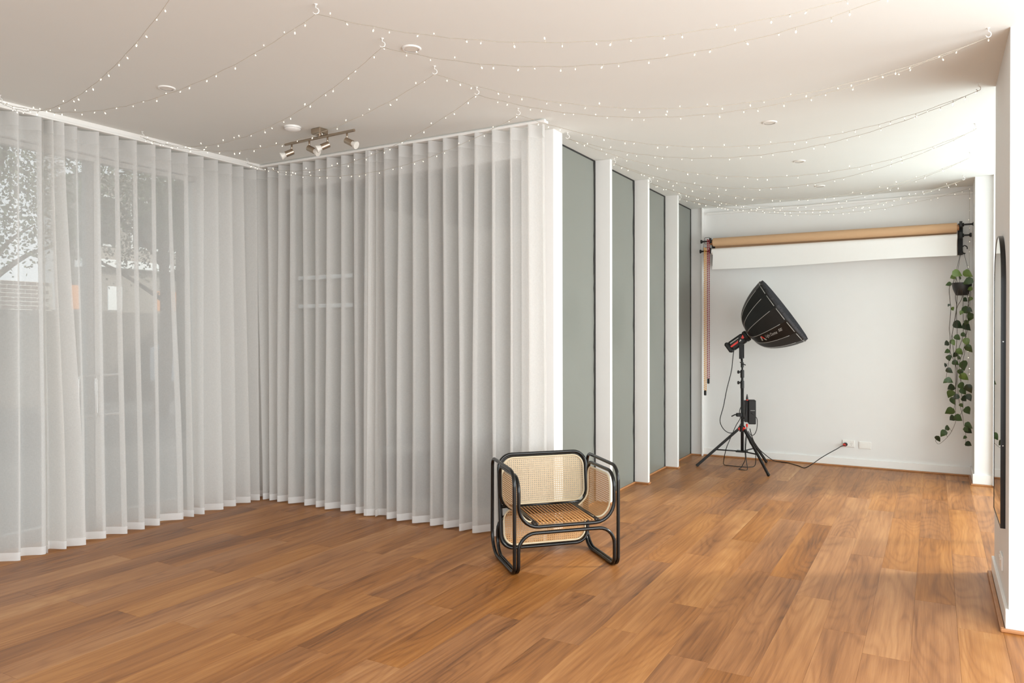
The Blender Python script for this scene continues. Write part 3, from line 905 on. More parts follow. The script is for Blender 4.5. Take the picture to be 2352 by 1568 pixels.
# find the panel whose middle faces the viewer and sits just below the axis
best = max(range(NS), key=lambda k: -((dome_pt(0.8, k + 0.5) - RC).normalized() - (SD * 0.80 - VU * 0.60)).length)
PANEL = best
up_sign = 1 if (dome_pt(0.8, PANEL + 0.9) - dome_pt(0.8, PANEL + 0.1)).dot(VU) > 0 else -1
def ang_at(y): return PANEL + 0.5 + up_sign * y
def text_on_panel(body_, t0, t1, y0, height, mat, name):
    global up_sign
    cu = bpy.data.curves.new('lettering', 'FONT'); cu.body = body_; cu.shear = 0.35; cu.resolution_u = 3
    tmp = bpy.data.objects.new('lettering', cu); COL.objects.link(tmp)
    me = bpy.data.meshes.new_from_object(tmp.evaluated_get(bpy.context.evaluated_depsgraph_get()))
    bpy.data.objects.remove(tmp)
    xs = [v.co.x for v in me.vertices]; x0, x1 = min(xs), max(xs)
    for v in me.vertices:
        t = t0 + (t1 - t0) * (v.co.x - x0) / (x1 - x0)
        w = 2 * prof(t)[1] * math.sin(math.pi / NS)
        v.co = dome_pt(t, PANEL + 0.5 + up_sign * (y0 + v.co.y * height / w), 0.0022) - APEX
    me.materials.clear()
    return link(name, me, mat, dome)
text_on_panel('Light Dome', 0.60, 0.80, 0.0, 0.052, M['rib_grey'], 'dome_lettering')
text_on_panel('SE', 0.825, 0.89, 0.06, 0.042, M['rib_grey'], 'dome_lettering')
def panel_stroke(t0, y0, t1, y1, w, mat):
    m = MB(APEX); vs_ = []
    for j in range(5):
        f = j / 4; t = t0 + (t1 - t0) * f; y = y0 + (y1 - y0) * f
        for s in (-1, 1):
            vs_.append(dome_pt(t + s * w, PANEL + 0.5 + up_sign * y, 0.0025))
    m.add(vs_, [(2 * i, 2 * i + 1, 2 * i + 3, 2 * i + 2) for i in range(4)])
    m.build('dome_logo_stroke', mat, dome)
panel_stroke(0.495, -0.22, 0.525, 0.30, 0.013, M['rib_grey'])
panel_stroke(0.535, 0.30, 0.560, -0.02, 0.012, M['red'])
panel_stroke(0.560, -0.02, 0.575, -0.22, 0.012, M['rib_grey'])

# power box clamped to the column, cables
pb = thing('power_supply_box', 'black power supply box clamped to the tripod column', 'power supply', (-1.645, 7.745, 0.456))
PB0 = pb.location
ex_, ey_ = Vector((0.95, 0.31, 0)).normalized(), Vector((-0.31, 0.95, 0)).normalized()
MB(PB0).bevbox(Vector((-1.613, 7.762, 0.578)), ex_, ey_, UP, 0.036, 0.05, 0.122, 0.006).build('box_body', M['black_matte'], pb)
MB(PB0).bevbox(Vector((-1.613, 7.762, 0.578)) - ey_ * 0.051 + ex_ * 0.004 + UP * 0.018, ex_, ey_, UP, 0.022, 0.0015, 0.002, 0.0005).build('box_print', M['rib_grey'], pb)
MB(PB0).bevbox(Vector((-1.665, 7.742, 0.585)), ex_, ey_, UP, 0.018, 0.03, 0.11, 0.004).build('mounting_cheek', M['black_matte'], pb)
ck = MB(PB0); ck.bevbox(SC + UP * 0.546 - R_ * 0.03, R_, FV, UP, 0.03, 0.02, 0.018, 0.004)
ck.tube([SC + UP * 0.546 - R_ * 0.055, SC + UP * 0.548 - R_ * 0.075, SC + UP * 0.53 - R_ * 0.11], 0.006, 8)
ck.build('clamp', M['black_matte'], pb, 'angle')
pl_ = MB(PB0); pl_.lathe(Vector((-1.65, 7.72, 0.70)), UP, [(0, 0.010), (0.02, 0.011), (0.045, 0.006), (0.06, 0.003)], 10)
po = pl_.build('cable_plug', M['black_matte'], pb, 'angle')
MB(PB0).lathe(Vector((-1.65, 7.72, 0.696)), UP, [(0, 0.0112), (0.008, 0.0112)], 10).build('red_ring', M['red'], po)
MB(PB0).lathe(Vector((-1.652, 7.72, 0.425)), UP, [(0, 0.008), (0.03, 0.011), (0.034, 0.006)], 10).build('red_plug', M['red'], pb, 'angle')
def cable(name, pts, r, label, mat='black_matte'):
    P = smooth_path(pts, 7)
    o0 = Vector(min(pts, key=lambda p: p[2]))
    o = MB(o0).tube(P, r, 7).build(name, M[mat], None, True)
    o.location = o0
    return tag(o, label, 'cable')
cable('lamp_cable', [(-1.765, 7.675, 1.225), (-1.774, 7.657, 1.159), (-1.79, 7.648, 0.996), (-1.829, 7.626, 0.816), (-1.86, 7.608, 0.636), (-1.89, 7.591, 0.5), (-1.868, 7.604, 0.419), (-1.821, 7.631, 0.371), (-1.774, 7.657, 0.369), (-1.735, 7.68, 0.41), (-1.704, 7.697, 0.464), (-1.66, 7.70, 0.56), (-1.652, 7.715, 0.69)], 0.0042, 'thin black cable looping down from the lamp head beside the tripod')
cable('looped_cable', [(-1.699, 7.677, 0.637), (-1.715, 7.668, 0.583), (-1.707, 7.673, 0.52), (-1.746, 7.65, 0.439), (-1.801, 7.619, 0.295), (-1.832, 7.601, 0.205), (-1.88, 7.70, 0.07), (-1.905, 7.82, 0.007), (-1.86, 7.80, 0.006), (-1.79, 7.79, 0.006), (-1.724, 7.792, 0.006), (-1.66, 7.80, 0.006), (-1.60, 7.85, 0.02), (-1.586, 7.82, 0.133), (-1.6, 7.80, 0.197), (-1.639, 7.775, 0.27), (-1.645, 7.76, 0.35)], 0.0038, 'black cable drooping in a wide loop under the tripod legs')
cable('short_cable_loop', [(-1.652, 7.716, 0.43), (-1.654, 7.70, 0.366), (-1.662, 7.69, 0.276), (-1.664, 7.69, 0.185), (-1.663, 7.69, 0.10), (-1.70, 7.69, 0.02), (-1.715, 7.65, 0.006), (-1.67, 7.62, 0.006), (-1.635, 7.66, 0.008), (-1.65, 7.68, 0.10), (-1.655, 7.68, 0.234), (-1.642, 7.69, 0.368)], 0.0036, 'black cable in a narrow teardrop loop touching the floor beneath the power box')
cable('box_cable', [(-1.60, 7.705, 0.571), (-1.585, 7.72, 0.552), (-1.561, 7.75, 0.516), (-1.557, 7.76, 0.471), (-1.565, 7.76, 0.399), (-1.588, 7.755, 0.349), (-1.616, 7.74, 0.345), (-1.64, 7.72, 0.386)], 0.0036, 'black cable curving out from the side of the power supply box')
cable('electrical_lead', [(-0.794, 8.318, 0.228), (-0.80, 8.29, 0.226), (-0.83, 8.25, 0.218), (-0.858, 8.20, 0.200), (-0.925, 8.14, 0.160), (-0.998, 8.07, 0.112), (-1.07, 8.02, 0.055), (-1.144, 8.035, 0.006), (-1.218, 8.13, 0.005), (-1.327, 8.25, 0.005), (-1.424, 8.29, 0.005), (-1.50, 8.27, 0.02), (-1.552, 8.10, 0.105), (-1.584, 7.98, 0.173), (-1.625, 7.90, 0.27), (-1.64, 7.80, 0.40)], 0.0042, 'black power cord trailing from the wall outlet across the floor to the tripod')

# ------------------------------------------------------------------ wall plates
OUT = Vector((-0.769, YB, 0.239))
op = thing('power_outlet', 'white double power outlet with a red and black plug in it', 'outlet', OUT)
MB(OUT).box(OUT.x - 0.057, YB - 0.010, OUT.z - 0.036, OUT.x + 0.057, YB, OUT.z + 0.036, 0.003).build('face_plate', M['white_plastic'], op)
for sx in (-0.028, 0.028):
    MB(OUT).box(OUT.x + sx - 0.008, YB - 0.013, OUT.z + 0.016, OUT.x + sx + 0.008, YB - 0.010, OUT.z + 0.026, 0.001).build('rocker_switch', M['white_plastic'], op)
sl = MB(OUT)
for dx, dz, an in ((-0.006, 0.002, 0.5), (0.006, 0.002, -0.5), (0, -0.012, 0)):
    c = Vector((OUT.x + 0.028 + dx, YB - 0.0103, OUT.z - 0.004 + dz))
    sl.bevbox(c, Vector((math.sin(an), 0, math.cos(an))), Vector((0, 1, 0)), Vector((math.cos(an), 0, -math.sin(an))), 0.004, 0.0004, 0.0011, 0.0002)
sl.build('socket_slots', M['seal'], op)
pg = thing('power_plug', 'round black plug with a red collar pushed into the wall outlet', 'plug', (-0.794, YB - 0.012, 0.228))
MB(pg.location).lathe(Vector((-0.794, YB - 0.0105, 0.228)), (-0.25, -1, 0), [(0, 0.019), (0.022, 0.020), (0.026, 0.013)], 16).build('plug_body', M['black_matte'], pg, 'angle')
MB(pg.location).lathe(Vector((-0.802, YB - 0.036, 0.226)), (-0.4, -1, -0.1), [(0, 0.014), (0.014, 0.014), (0.026, 0.006)], 14).build('red_collar', M['red'], pg, 'angle')
BL = Vector((-0.614, YB, 0.230))
bp_ = thing('blank_wall_plate', 'blank white wall plate beside the power outlet', 'wall plate', BL)
MB(BL).box(BL.x - 0.057, YB - 0.009, BL.z - 0.036, BL.x + 0.057, YB, BL.z + 0.036, 0.003).build('face_plate', M['white_plastic'], bp_)
MB(BL).box(BL.x - 0.044, YB - 0.011, BL.z - 0.023, BL.x + 0.036, YB - 0.009, BL.z + 0.020, 0.0006).build('insert', M['white_plastic'], bp_)
SO = Vector((XM, 4.47, 0.228))
so = thing('low_wall_outlet', 'white outlet low on the side of the near column under the mirror', 'outlet', SO)
MB(SO).box(XM - 0.010, SO.y - 0.058, SO.z - 0.037, XM, SO.y + 0.058, SO.z + 0.037, 0.003).build('face_plate', M['white_plastic'], so)
for dy in (-0.028, 0.028):
    MB(SO).box(XM - 0.014, SO.y + dy - 0.008, SO.z + 0.012, XM - 0.010, SO.y + dy + 0.008, SO.z + 0.024, 0.001).build('rocker_switch', M['white_plastic'], so)

# ------------------------------------------------------------------ arched mirror
mr_ = thing('arched_mirror', 'tall narrow arched mirror in a black metal frame on the near column', 'mirror', (XM, 4.54, 0.43))
MY0, MY1, MZ0, MZ1 = 4.305, 4.785, 0.428, 1.872
mr_r = (MY1 - MY0) / 2; myc = (MY0 + MY1) / 2
arch = [(MY0, MZ0)] + [(myc - mr_r * math.cos(math.pi * k / 60), MZ1 - mr_r + mr_r * math.sin(math.pi * k / 60)) for k in range(61)] + [(MY1, MZ0)]
XF = XM - 0.021
def arch_band(inset):
    c = Vector((0, myc, (MZ0 + MZ1) / 2)); out = []
    for y, z in arch:
        if z <= MZ1 - mr_r + 1e-6:
            out.append((y + (inset if y < myc else -inset), z + (inset if z < MZ0 + 1e-6 else 0)))
        else:
            d = Vector((y - myc, z - (MZ1 - mr_r))); l = d.length
            out.append((myc + d.x * (l - inset) / l, MZ1 - mr_r + d.y * (l - inset) / l))
    return out
fm = MB(mr_.location); o_, i_ = arch, arch_band(0.006); n = len(o_)
vs_ = [(XM, y, z) for y, z in o_] + [(XF, y, z) for y, z in o_] + [(XF, y, z) for y, z in i_] + [(XF + 0.0022, y, z) for y, z in i_]
fs = []
for i in range(n):
    j = (i + 1) % n
    for a, b in ((0, 1), (1, 2), (2, 3)):
        fs.append((a * n + i, a * n + j, b * n + j, b * n + i))
fm.add(vs_, fs)
fm.build('mirror_frame', M['black'], mr_, 'angle')
gm = MB(mr_.location); gm.add([(XF + 0.0018, y, z) for y, z in arch_band(0.005)], [tuple(range(n))]); gm.build('mirror_glass', M['mirror'], mr_)
for z in (1.335, 0.83):
    MB(mr_.location).lathe(Vector((XM - 0.011, MY0, z)), (0, -1, 0), [(0, 0.0035), (0.0015, 0.003)], 10).build('frame_screw', M['steel'], mr_)

# ------------------------------------------------------------------ paper rolls on wall brackets
YR = 8.215
br_ = thing('brown_paper_roll', 'long roll of brown backdrop paper along the top of the end wall', 'paper roll', (-0.98, YR, 2.375))
MB(br_.location).tube([(-2.118, YR, 2.377), (0.183, YR, 2.373)], 0.046, 28).build('roll', M['paper_brown'], br_, 'angle')
MB(br_.location).tube([(-2.15, YR, 2.377), (0.20, YR, 2.373)], 0.028, 16).build('core_tube', M['bead'], br_, 'angle')
MB(br_.location).box(-2.11, YR + 0.045, 2.20, 0.18, YR + 0.0465, 2.377).build('paper_tail', M['paper_brown'], br_)
wh = thing('white_paper_roll', 'roll of white backdrop paper hanging open below the brown roll', 'paper roll', (-0.98, YR, 2.277))
MB(wh.location).tube([(-2.135, YR, 2.276), (0.186, YR, 2.280)], 0.034, 28).build('roll', M['paper_white'], wh, 'angle')
sh = MB(wh.location); NX = 24; rows = [(8.1805, 2.276), (8.180, 2.262), (8.183, 2.24), (8.178, 2.18), (8.168, 2.12), (8.160, 2.075)]
vs_ = []
for y, z in rows:
    for i in range(NX + 1):
        t = i / NX; d = (2.30 - z) / 0.225
        vs_.append((-2.118 + 2.30 * t, y + 0.006 * math.sin(7 * t) * d, z + d * (0.028 * t - 0.006 * math.sin(6 * t) * d)))
sh.add(vs_, [(r * (NX + 1) + i, r * (NX + 1) + i + 1, (r + 1) * (NX + 1) + i + 1, (r + 1) * (NX + 1) + i) for r in range(len(rows) - 1) for i in range(NX)])
sh.build('paper_sheet', M['paper_white'], wh, True)
def bracket(x, side, label):
    b = thing('roll_bracket', label, 'bracket', (x, YB, 2.12), 0, 'paper roll brackets')
    L0 = b.location
    MB(L0).box(x - 0.021, YB - 0.03, 2.125, x + 0.021, YB, 2.425, 0.002).build('wall_bar', M['black_matte'], b)
    for z, ext in ((2.398 if side > 0 else 2.392, 0.10), (2.297 if side > 0 else 2.284, 0.075 if side > 0 else 0.11)):
        a = MB(L0)
        a.box(x - 0.018, YR - 0.02, z - 0.024, x + 0.018, YB - 0.02, z + 0.012, 0.003)
        a.bevbox((x, YR, z - 0.012), (1, 0, 0), (0, 1, 0), (0, 0, 1), 0.016, 0.03, 0.014, 0.003)
        a.bevbox((x, YR - 0.03, z + 0.006), (1, 0, 0), (0, 1, 0), (0, 0, 1), 0.012, 0.005, 0.024, 0.002)
        hk = a.build('roller_hook', M['black_matte'], b)
        kn = MB(L0)
        kn.lathe(Vector((x + side * 0.014, YR, z)), (side, 0, 0), [(0, 0.017), (0.012, 0.017), (0.014, 0.008), (ext - 0.022, 0.009), (ext - 0.014, 0.02), (ext - 0.002, 0.021), (ext, 0.012)], 16)
        kn.build('tension_knob', M['black_matte'], hk, 'angle')
        if side < 0:
            zc = z + 0.004
            MB(L0).tube(fillet([(x - 0.005, YR - 0.03, zc - 0.035), (x - 0.062, YR - 0.03, zc - 0.035), (x - 0.062, YR - 0.03, zc + 0.035), (x - 0.005, YR - 0.03, zc + 0.035)], 0.01), 0.0022, 6, True).build('chain_guard', M['black_matte'], hk, True)
    return b
bracket(-2.145, -1, 'black roll bracket with two knobs above the hanging chains')
bracket(0.214, 1, 'black roll bracket with two knobs above the hanging plant')
def bead_chain(name, x, ztop, zbot, mat, label, y):
    c = thing(name, label, 'chain', (x, y, zbot), 0, 'roll chains')
    L0 = c.location
    m = MB(L0); k = 0
    z = ztop
    while z > zbot + 0.05:
        for dx in (-0.009, 0.009):
            m.bevbox((x + dx, y, z - (0.006 if dx > 0 else 0)), (1, 0, 0), (0, 1, 0), (0, 0, 1), 0.0062, 0.004, 0.0056, 0.0016)
        z -= 0.0205
    for dx in (-0.009, 0.009):
        m.tube([(x + dx, y, ztop), (x + dx, y, zbot + 0.03)], 0.0024, 5)
    m.box(x - 0.012, y - 0.0015, zbot + 0.04, x + 0.012, y + 0.0015, zbot + 0.044)
    b = m.build('bead_strand', mat, c); b['kind'] = 'stuff'
    MB(L0).bevbox((x, y, zbot + 0.028), (1, 0, 0), (0, 1, 0), (0, 0, 1), 0.013, 0.008, 0.028, 0.005).build('chain_weight', M['black_matte'], c)
bead_chain('roll_chain', -2.163, 2.405, 0.822, M['chain_red'], 'red bead chain hanging from the upper paper roll', 8.175)
bead_chain('roll_chain', -2.197, 2.315, 0.692, M['chain_yellow'], 'yellow bead chain, slightly longer, hanging from the lower paper roll', 8.17)

# ------------------------------------------------------------------ hanging plant
PP = Vector((0.224, 8.19, 1.73))
plant = thing('hanging_plant', 'trailing pothos in a black hanging pot below the roll bracket', 'plant', PP)
MB(PP).lathe(PP, UP, [(0.0, 0.045), (0.004, 0.052), (0.06, 0.075), (0.112, 0.083), (0.118, 0.083), (0.116, 0.077), (0.10, 0.075)], 24, cap=False).add([tuple(PP + Vector((0.05 * math.cos(a * 0.5236), 0.05 * math.sin(a * 0.5236), 0.001))) for a in range(12)], [tuple(range(12))]).build('pot', M['pot'], plant, 'angle')
MB(PP).lathe(PP + UP * 0.098, UP, [(0, 0.074), (0.004, 0.05)], 16).build('soil', M['bark'], plant)
HB = PP + UP * 0.388
hb = MB(PP); hb.lathe(HB, UP, [(0, 0.028), (0.008, 0.03), (0.014, 0.012), (0.03, 0.006)], 12)
hb.tube(smooth_path([HB + UP * 0.02, HB + UP * 0.06, HB + Vector((0.02, 0, 0.08)), HB + Vector((0.04, 0, 0.065)), HB + Vector((0.042, 0, 0.045))], 5), 0.005, 7)
hb.build('hanger_hook', M['black_matte'], plant, 'angle')
for an in (2.6, 4.0, 0.2):
    MB(PP).tube([HB + Vector((0.018 * math.cos(an), 0.018 * math.sin(an), 0)), PP + Vector((0.08 * math.cos(an), 0.08 * math.sin(an), 0.112))], 0.0017, 5).build('hanger_wire', M['black_matte'], plant, True)
VINES = [[(0.144, 1.836), (0.127, 1.813), (0.128, 1.679), (0.131, 1.601), (0.118, 1.427), (0.128, 1.335), (0.13, 1.219), (0.142, 1.16), (0.172, 1.074), (0.176, 0.958), (0.172, 0.812), (0.177, 0.618), (0.173, 0.541), (0.123, 0.421), (0.039, 0.328), (0.009, 0.355)], [(0.161, 1.835), (0.168, 1.718), (0.182, 1.615), (0.155, 1.404), (0.146, 1.335), (0.159, 1.141), (0.18, 1.006), (0.18, 0.861), (0.164, 0.763), (0.131, 0.723)], [(0.225, 1.833), (0.222, 1.708), (0.182, 1.623), (0.169, 1.521), (0.142, 1.325), (0.122, 1.131), (0.093, 0.946)], [(0.242, 1.833), (0.242, 1.716), (0.236, 1.599), (0.236, 1.442), (0.229, 1.325), (0.205, 1.219), (0.197, 1.006), (0.197, 0.813), (0.206, 0.697), (0.231, 0.592), (0.247, 0.497), (0.264, 0.411), (0.26, 0.295)], [(0.286, 1.831), (0.279, 1.707), (0.262, 1.559), (0.256, 1.403), (0.25, 1.249), (0.226, 1.104), (0.213, 0.959), (0.247, 0.853), (0.271, 0.835)], [(0.268, 1.832), (0.272, 1.676), (0.267, 1.442), (0.254, 1.335), (0.238, 1.2), (0.205, 1.074), (0.218, 0.814), (0.231, 0.67), (0.206, 0.591)], [(0.195, 1.834), (0.188, 1.709), (0.179, 1.521), (0.181, 1.37), (0.167, 1.103), (0.176, 0.851), (0.172, 0.715), (0.148, 0.617)], [(0.292, 1.83), (0.293, 1.752), (0.289, 1.636), (0.292, 1.52)]]
vine_pts = []
for i, v in enumerate(VINES):
    y = 8.100 if i % 2 == 0 else 8.150 + 0.13 * (i % 3 == 0)
    P = smooth_path([(x + 0.004 * math.sin(5 * j + 2 * i), (8.16 if j == 0 else y) + (0.012 * math.sin(3 * j + i) if j > 2 else -0.004), z) for j, (x, z) in enumerate([(v[0][0] * 0.6 + 0.09, 1.846)] + v[1:])], 4)
    vine_pts += P
    MB(PP).tube(P, [0.0027 - 0.0012 * k / len(P) for k in range(len(P))], 6).build('vine_stem', M['stem'], plant, True)
def leaf_mesh(mat):
    # heart-shaped blade, folded along the midrib, drooping tip; length 1 along -z, hinge at origin
    def half(t):            # half-width outline, t 0..1 from the notch to the tip
        return 0.52 * math.sin(math.pi * t ** 0.56) ** 0.9 * (1 - 0.30 * t)
    K = 11
    v, f = [], []
    for k in range(K + 1):
        t = k / K
        z = -t + 0.13 * math.sin(math.pi * min(1, t * 2.2)) * (1 - t) * 0
        bend = -0.04 * math.sin(math.pi * t) + 0.10 * t * t
        w = half(t)
        lobe = 0.11 * max(0.0, 1 - t * 4.5)
        for s_, e_ in ((-1, 1.0), (-1, 0.55), (0, 0), (1, 0.55), (1, 1.0)):
            v.append((s_ * e_ * w, bend + 0.12 * e_ * w + 0.02 * math.sin(9 * t + s_) * e_, z + lobe * e_))
    for k in range(K):
        for q in range(4):
            a_ = k * 5 + q
            f.append((a_, a_ + 1, a_ + 6, a_ + 5))
    me = bpy.data.meshes.new('leaf'); me.from_pydata(v, [], f); me.update()
    me.polygons.foreach_set('use_smooth', [True] * len(f)); me.materials.append(mat)
    return me
LM = [leaf_mesh(M['leaf']), leaf_mesh(M['leaf_dark']), leaf_mesh(M['leaf_light'])]
LEAVES = [(0.14, 1.898, 0.066), (0.107, 1.832, 0.053), (0.194, 1.923, 0.089), (0.201, 1.888, 0.062), (0.276, 1.916, 0.089), (0.258, 1.847, 0.089), (0.285, 1.783, 0.053), (0.167, 1.885, 0.053), (0.114, 1.632, 0.027), (0.151, 1.597, 0.044), (0.255, 1.679, 0.053), (0.265, 1.578, 0.089), (0.215, 1.559, 0.044), (0.286, 1.512, 0.084), (0.288, 1.585, 0.053), (0.202, 1.442, 0.097), (0.272, 1.423, 0.093), (0.290, 1.686, 0.044), (0.252, 1.465, 0.053), (0.195, 1.329, 0.053), (0.242, 1.353, 0.053), (0.092, 1.272, 0.066), (0.096, 1.199, 0.055), (0.154, 1.279, 0.06), (0.191, 1.326, 0.066), (0.262, 1.283, 0.076), (0.284, 1.22, 0.082), (0.212, 1.191, 0.076), (0.121, 1.132, 0.066), (0.163, 1.161, 0.055), (0.192, 1.138, 0.055), (0.088, 1.063, 0.049), (0.18, 1.089, 0.066), (0.241, 1.057, 0.104), (0.13, 1.015, 0.066), (0.217, 0.998, 0.066), (0.25, 0.956, 0.087), (0.088, 0.917, 0.055), (0.13, 0.923, 0.071), (0.126, 0.855, 0.082), (0.225, 0.873, 0.082), (0.284, 0.847, 0.087), (0.242, 0.821, 0.076), (0.126, 0.792, 0.087), (0.168, 0.77, 0.066), (0.155, 0.726, 0.076), (0.25, 0.754, 0.076), (0.284, 0.766, 0.071), (0.222, 0.695, 0.044), (0.114, 0.632, 0.093), (0.275, 0.645, 0.087), (0.139, 0.565, 0.076), (0.205, 0.569, 0.087), (0.097, 0.47, 0.066), (0.068, 0.415, 0.076), (0.034, 0.364, 0.066), (0.284, 0.507, 0.076), (0.286, 0.454, 0.076), (0.263, 0.471, 0.055), (0.245, 0.393, 0.038), (0.284, 0.339, 0.066)]
rl = random.Random(11)
for i, (x, z, s) in enumerate(LEAVES):
    c = Vector((x, 8.10 + rl.uniform(-0.03, 0.05), z))
    near = min(vine_pts, key=lambda p: (p.x - x) ** 2 + (p.z - z) ** 2)
    side = 1 if x > near.x else -1
    top = i < 8
    roll = side * rl.uniform(0.3, 1.1) if not top else side * rl.uniform(0.9, 1.5)
    tilt = rl.uniform(-0.15, 0.5); yawl = -0.2 + side * rl.uniform(-0.4, 0.7)
    rot = (Matrix.Rotation(yawl, 3, 'Z') @ Matrix.Rotation(-roll, 3, 'Y') @ Matrix.Rotation(tilt, 3, 'X'))
    hinge = c - rot @ Vector((0, 0, -0.5)) * s * 1.10
    if hinge.x > 0.30: hinge.x = 0.30
    kind = 2 if (top and i % 2 == 0) or rl.random() < 0.16 else (1 if rl.random() < 0.42 else 0)
    instance('leaf', LM[kind], plant, hinge - PP, rot.to_quaternion(), (s * 0.84, s * 0.9, s * 0.98))
    if (near - hinge).length < 0.14:
        MB(PP).tube([near, (near + hinge) / 2 + Vector((0, -0.008, 0.006)), hinge], 0.0013, 4).build('leaf_stalk', M['stem'], plant)

# ------------------------------------------------------------------ ceiling fittings
def downlight(x, y, label):
    t = thing('downlight', label, 'downlight', (x, y, H), 0, 'recessed ceiling downlights')
    MB(t.location).lathe(Vector((x, y, H - 0.006)), UP, [(0, 0.036), (0.0, 0.044), (0.003, 0.047), (0.006, 0.048)], 28, cap=False).build('trim_ring', M['white_plastic'], t, 'angle')
    MB(t.location).lathe(Vector((x, y, H - 0.004)), UP, [(0, 0.036), (0.002, 0.030)], 24).build('lamp_face', M['frost'], t)
downlight(-2.237, 2.941, 'recessed white downlight beside the second hook of the middle row')
downlight(-3.804, 2.717, 'recessed white downlight over the floor near the glazed doors')
downlight(-0.957, 5.163, 'recessed white downlight nearest the viewer on the ceiling before the rolls')
downlight(-0.963, 6.448, 'recessed white downlight in the middle of the three toward the rolls')
downlight(-0.955, 7.636, 'recessed white downlight closest to the paper rolls')
sm = thing('smoke_alarm', 'round white smoke alarm on the ceiling near the spotlight bar', 'smoke alarm', (-3.78, 3.648, H))
MB(sm.location).lathe(Vector((-3.78, 3.648, H)), (0, 0, -1), [(0, 0.056), (0.012, 0.056), (0.022, 0.048), (0.030, 0.025), (0.031, 0.004)], 28).build('alarm_body', M['white_plastic'], sm, 'angle')
MB(sm.location).lathe(Vector((-3.78, 3.648, H - 0.012)), (0, 0, -1), [(0, 0.0565), (0.002, 0.0565)], 28).build('vent_gap', M['rib_grey'], sm)
# spotlight bar
tb = thing('spotlight_bar', 'brushed nickel ceiling bar with four swivel spotlights', 'spotlight bar', (-3.665, 3.775, H))
TA, TB = Vector((-4.01, 3.80, 2.722)), Vector((-3.33, 3.757, 2.722))
MB(tb.location).tube([TA, TB], 0.0095, 12).build('bar', M['nickel'], tb, 'angle')
bc = (TA + TB) / 2 + Vector((0.01, 0, 0))
MB(tb.location).bevbox((bc.x, bc.y, H - 0.020), (1, -0.06, 0), (0.06, 1, 0), (0, 0, 1), 0.045, 0.040, 0.020, 0.006).build('ceiling_base', M['nickel'], tb)
MB(tb.location).tube([bc - UP * 0.005, Vector((bc.x, bc.y, H - 0.03))], 0.012, 10).build('bar_mount', M['nickel'], tb, 'angle')
for t, dr in ((0.10, -1), (0.365, 1), (0.63, -1), (0.90, 1)):
    p = TA + (TB - TA) * t
    arm = MB(tb.location).tube([p, p - UP * 0.055], 0.006, 8).build('swivel_arm', M['nickel'], tb, True)
    d = (R_ * dr * 0.84 - UP * 0.45 - FV * 0.30).normalized()
    c = p - UP * 0.060
    sp = MB(tb.location).lathe(c - d * 0.012, d, [(0, 0.016), (0.002, 0.021), (0.058, 0.021)], 18).build('spot_cup', M['nickel'], tb, 'angle')
    MB(tb.location).lathe(c + d * 0.044, d, [(0, 0.016), (0.014, 0.018), (0.034, 0.027), (0.038, 0.026)], 18).build('frosted_bulb', M['frost'], sp, 'angle')

# ------------------------------------------------------------------ fairy lights and their hooks
ZK = 2.74
Mh = [(-2.26, 1.76), (-2.29, 2.345), (-2.281, 2.772), (-2.281, 3.196), (-2.268, 3.588), (-2.258, 4.053), (-2.23, 4.714), (-2.235, 5.588), (-2.243, 6.48), (-2.24, 7.38)]
Lh = [(-4.763, 2.312), (-4.769, 3.216), (-4.775, 4.12)]
Rh = [(0.22, 3.15), (0.213, 4.071), (0.212, 4.942), (0.235, 5.886), (0.238, 6.803), (0.222, 7.763)]
def hook(x, y, label):
    m = MB((x, y, H))
    pts = [(x, y, H), (x, y, H - 0.016)]
    for k in range(9):
        a = math.pi / 2 - k * math.radians(31)
        pts.append((x - 0.0 + 0.013 * math.cos(a) * 0.869, y + 0.013 * math.cos(a) * 0.494, H - 0.029 + 0.013 * math.sin(a)))
    m.tube(pts, 0.0022, 6); m.lathe(Vector((x, y, H)), (0, 0, -1), [(0, 0.008), (0.003, 0.006)], 10)
    o = m.build('ceiling_hook', M['white_plastic'], None, True)
    o.location = (x, y, H)
    tag(o, label, 'hook', 'white ceiling cup hooks')
ORD = ['first', 'second', 'third', 'fourth', 'fifth', 'sixth', 'seventh', 'eighth', 'ninth']
for i in range(1, 10): hook(*Mh[i], 'white cup hook, %s from the front in the middle ceiling row' % ORD[i - 1])
for i in range(3): hook(*Lh[i], 'white cup hook, %s from the front above the curtained doors' % ORD[i])
for i in range(1, 6): hook(*Rh[i], 'white cup hook, %s from the front on the mirror side of the ceiling' % ORD[i - 1])
def bulb_mesh():
    m = MB()
    m.tube([(0, 0, 0), (0, 0, -0.014)], [0.0013, 0.0016], 6)
    m.cur = 1
    m.lathe((0, 0, -0.013), (0, 0, -1), [(0, 0.0010), (0.0015, 0.0023), (0.005, 0.0030), (0.0085, 0.0025), (0.0105, 0.0010)], 8)
    me = bpy.data.meshes.new('bulb'); me.from_pydata(m.v, [], m.f); me.update()
    for p, i in zip(me.polygons, m.mi): p.material_index = i
    me.materials.append(M['wire']); me.materials.append(M['led'])
    return me
BULB = bulb_mesh()
rb = random.Random(3)
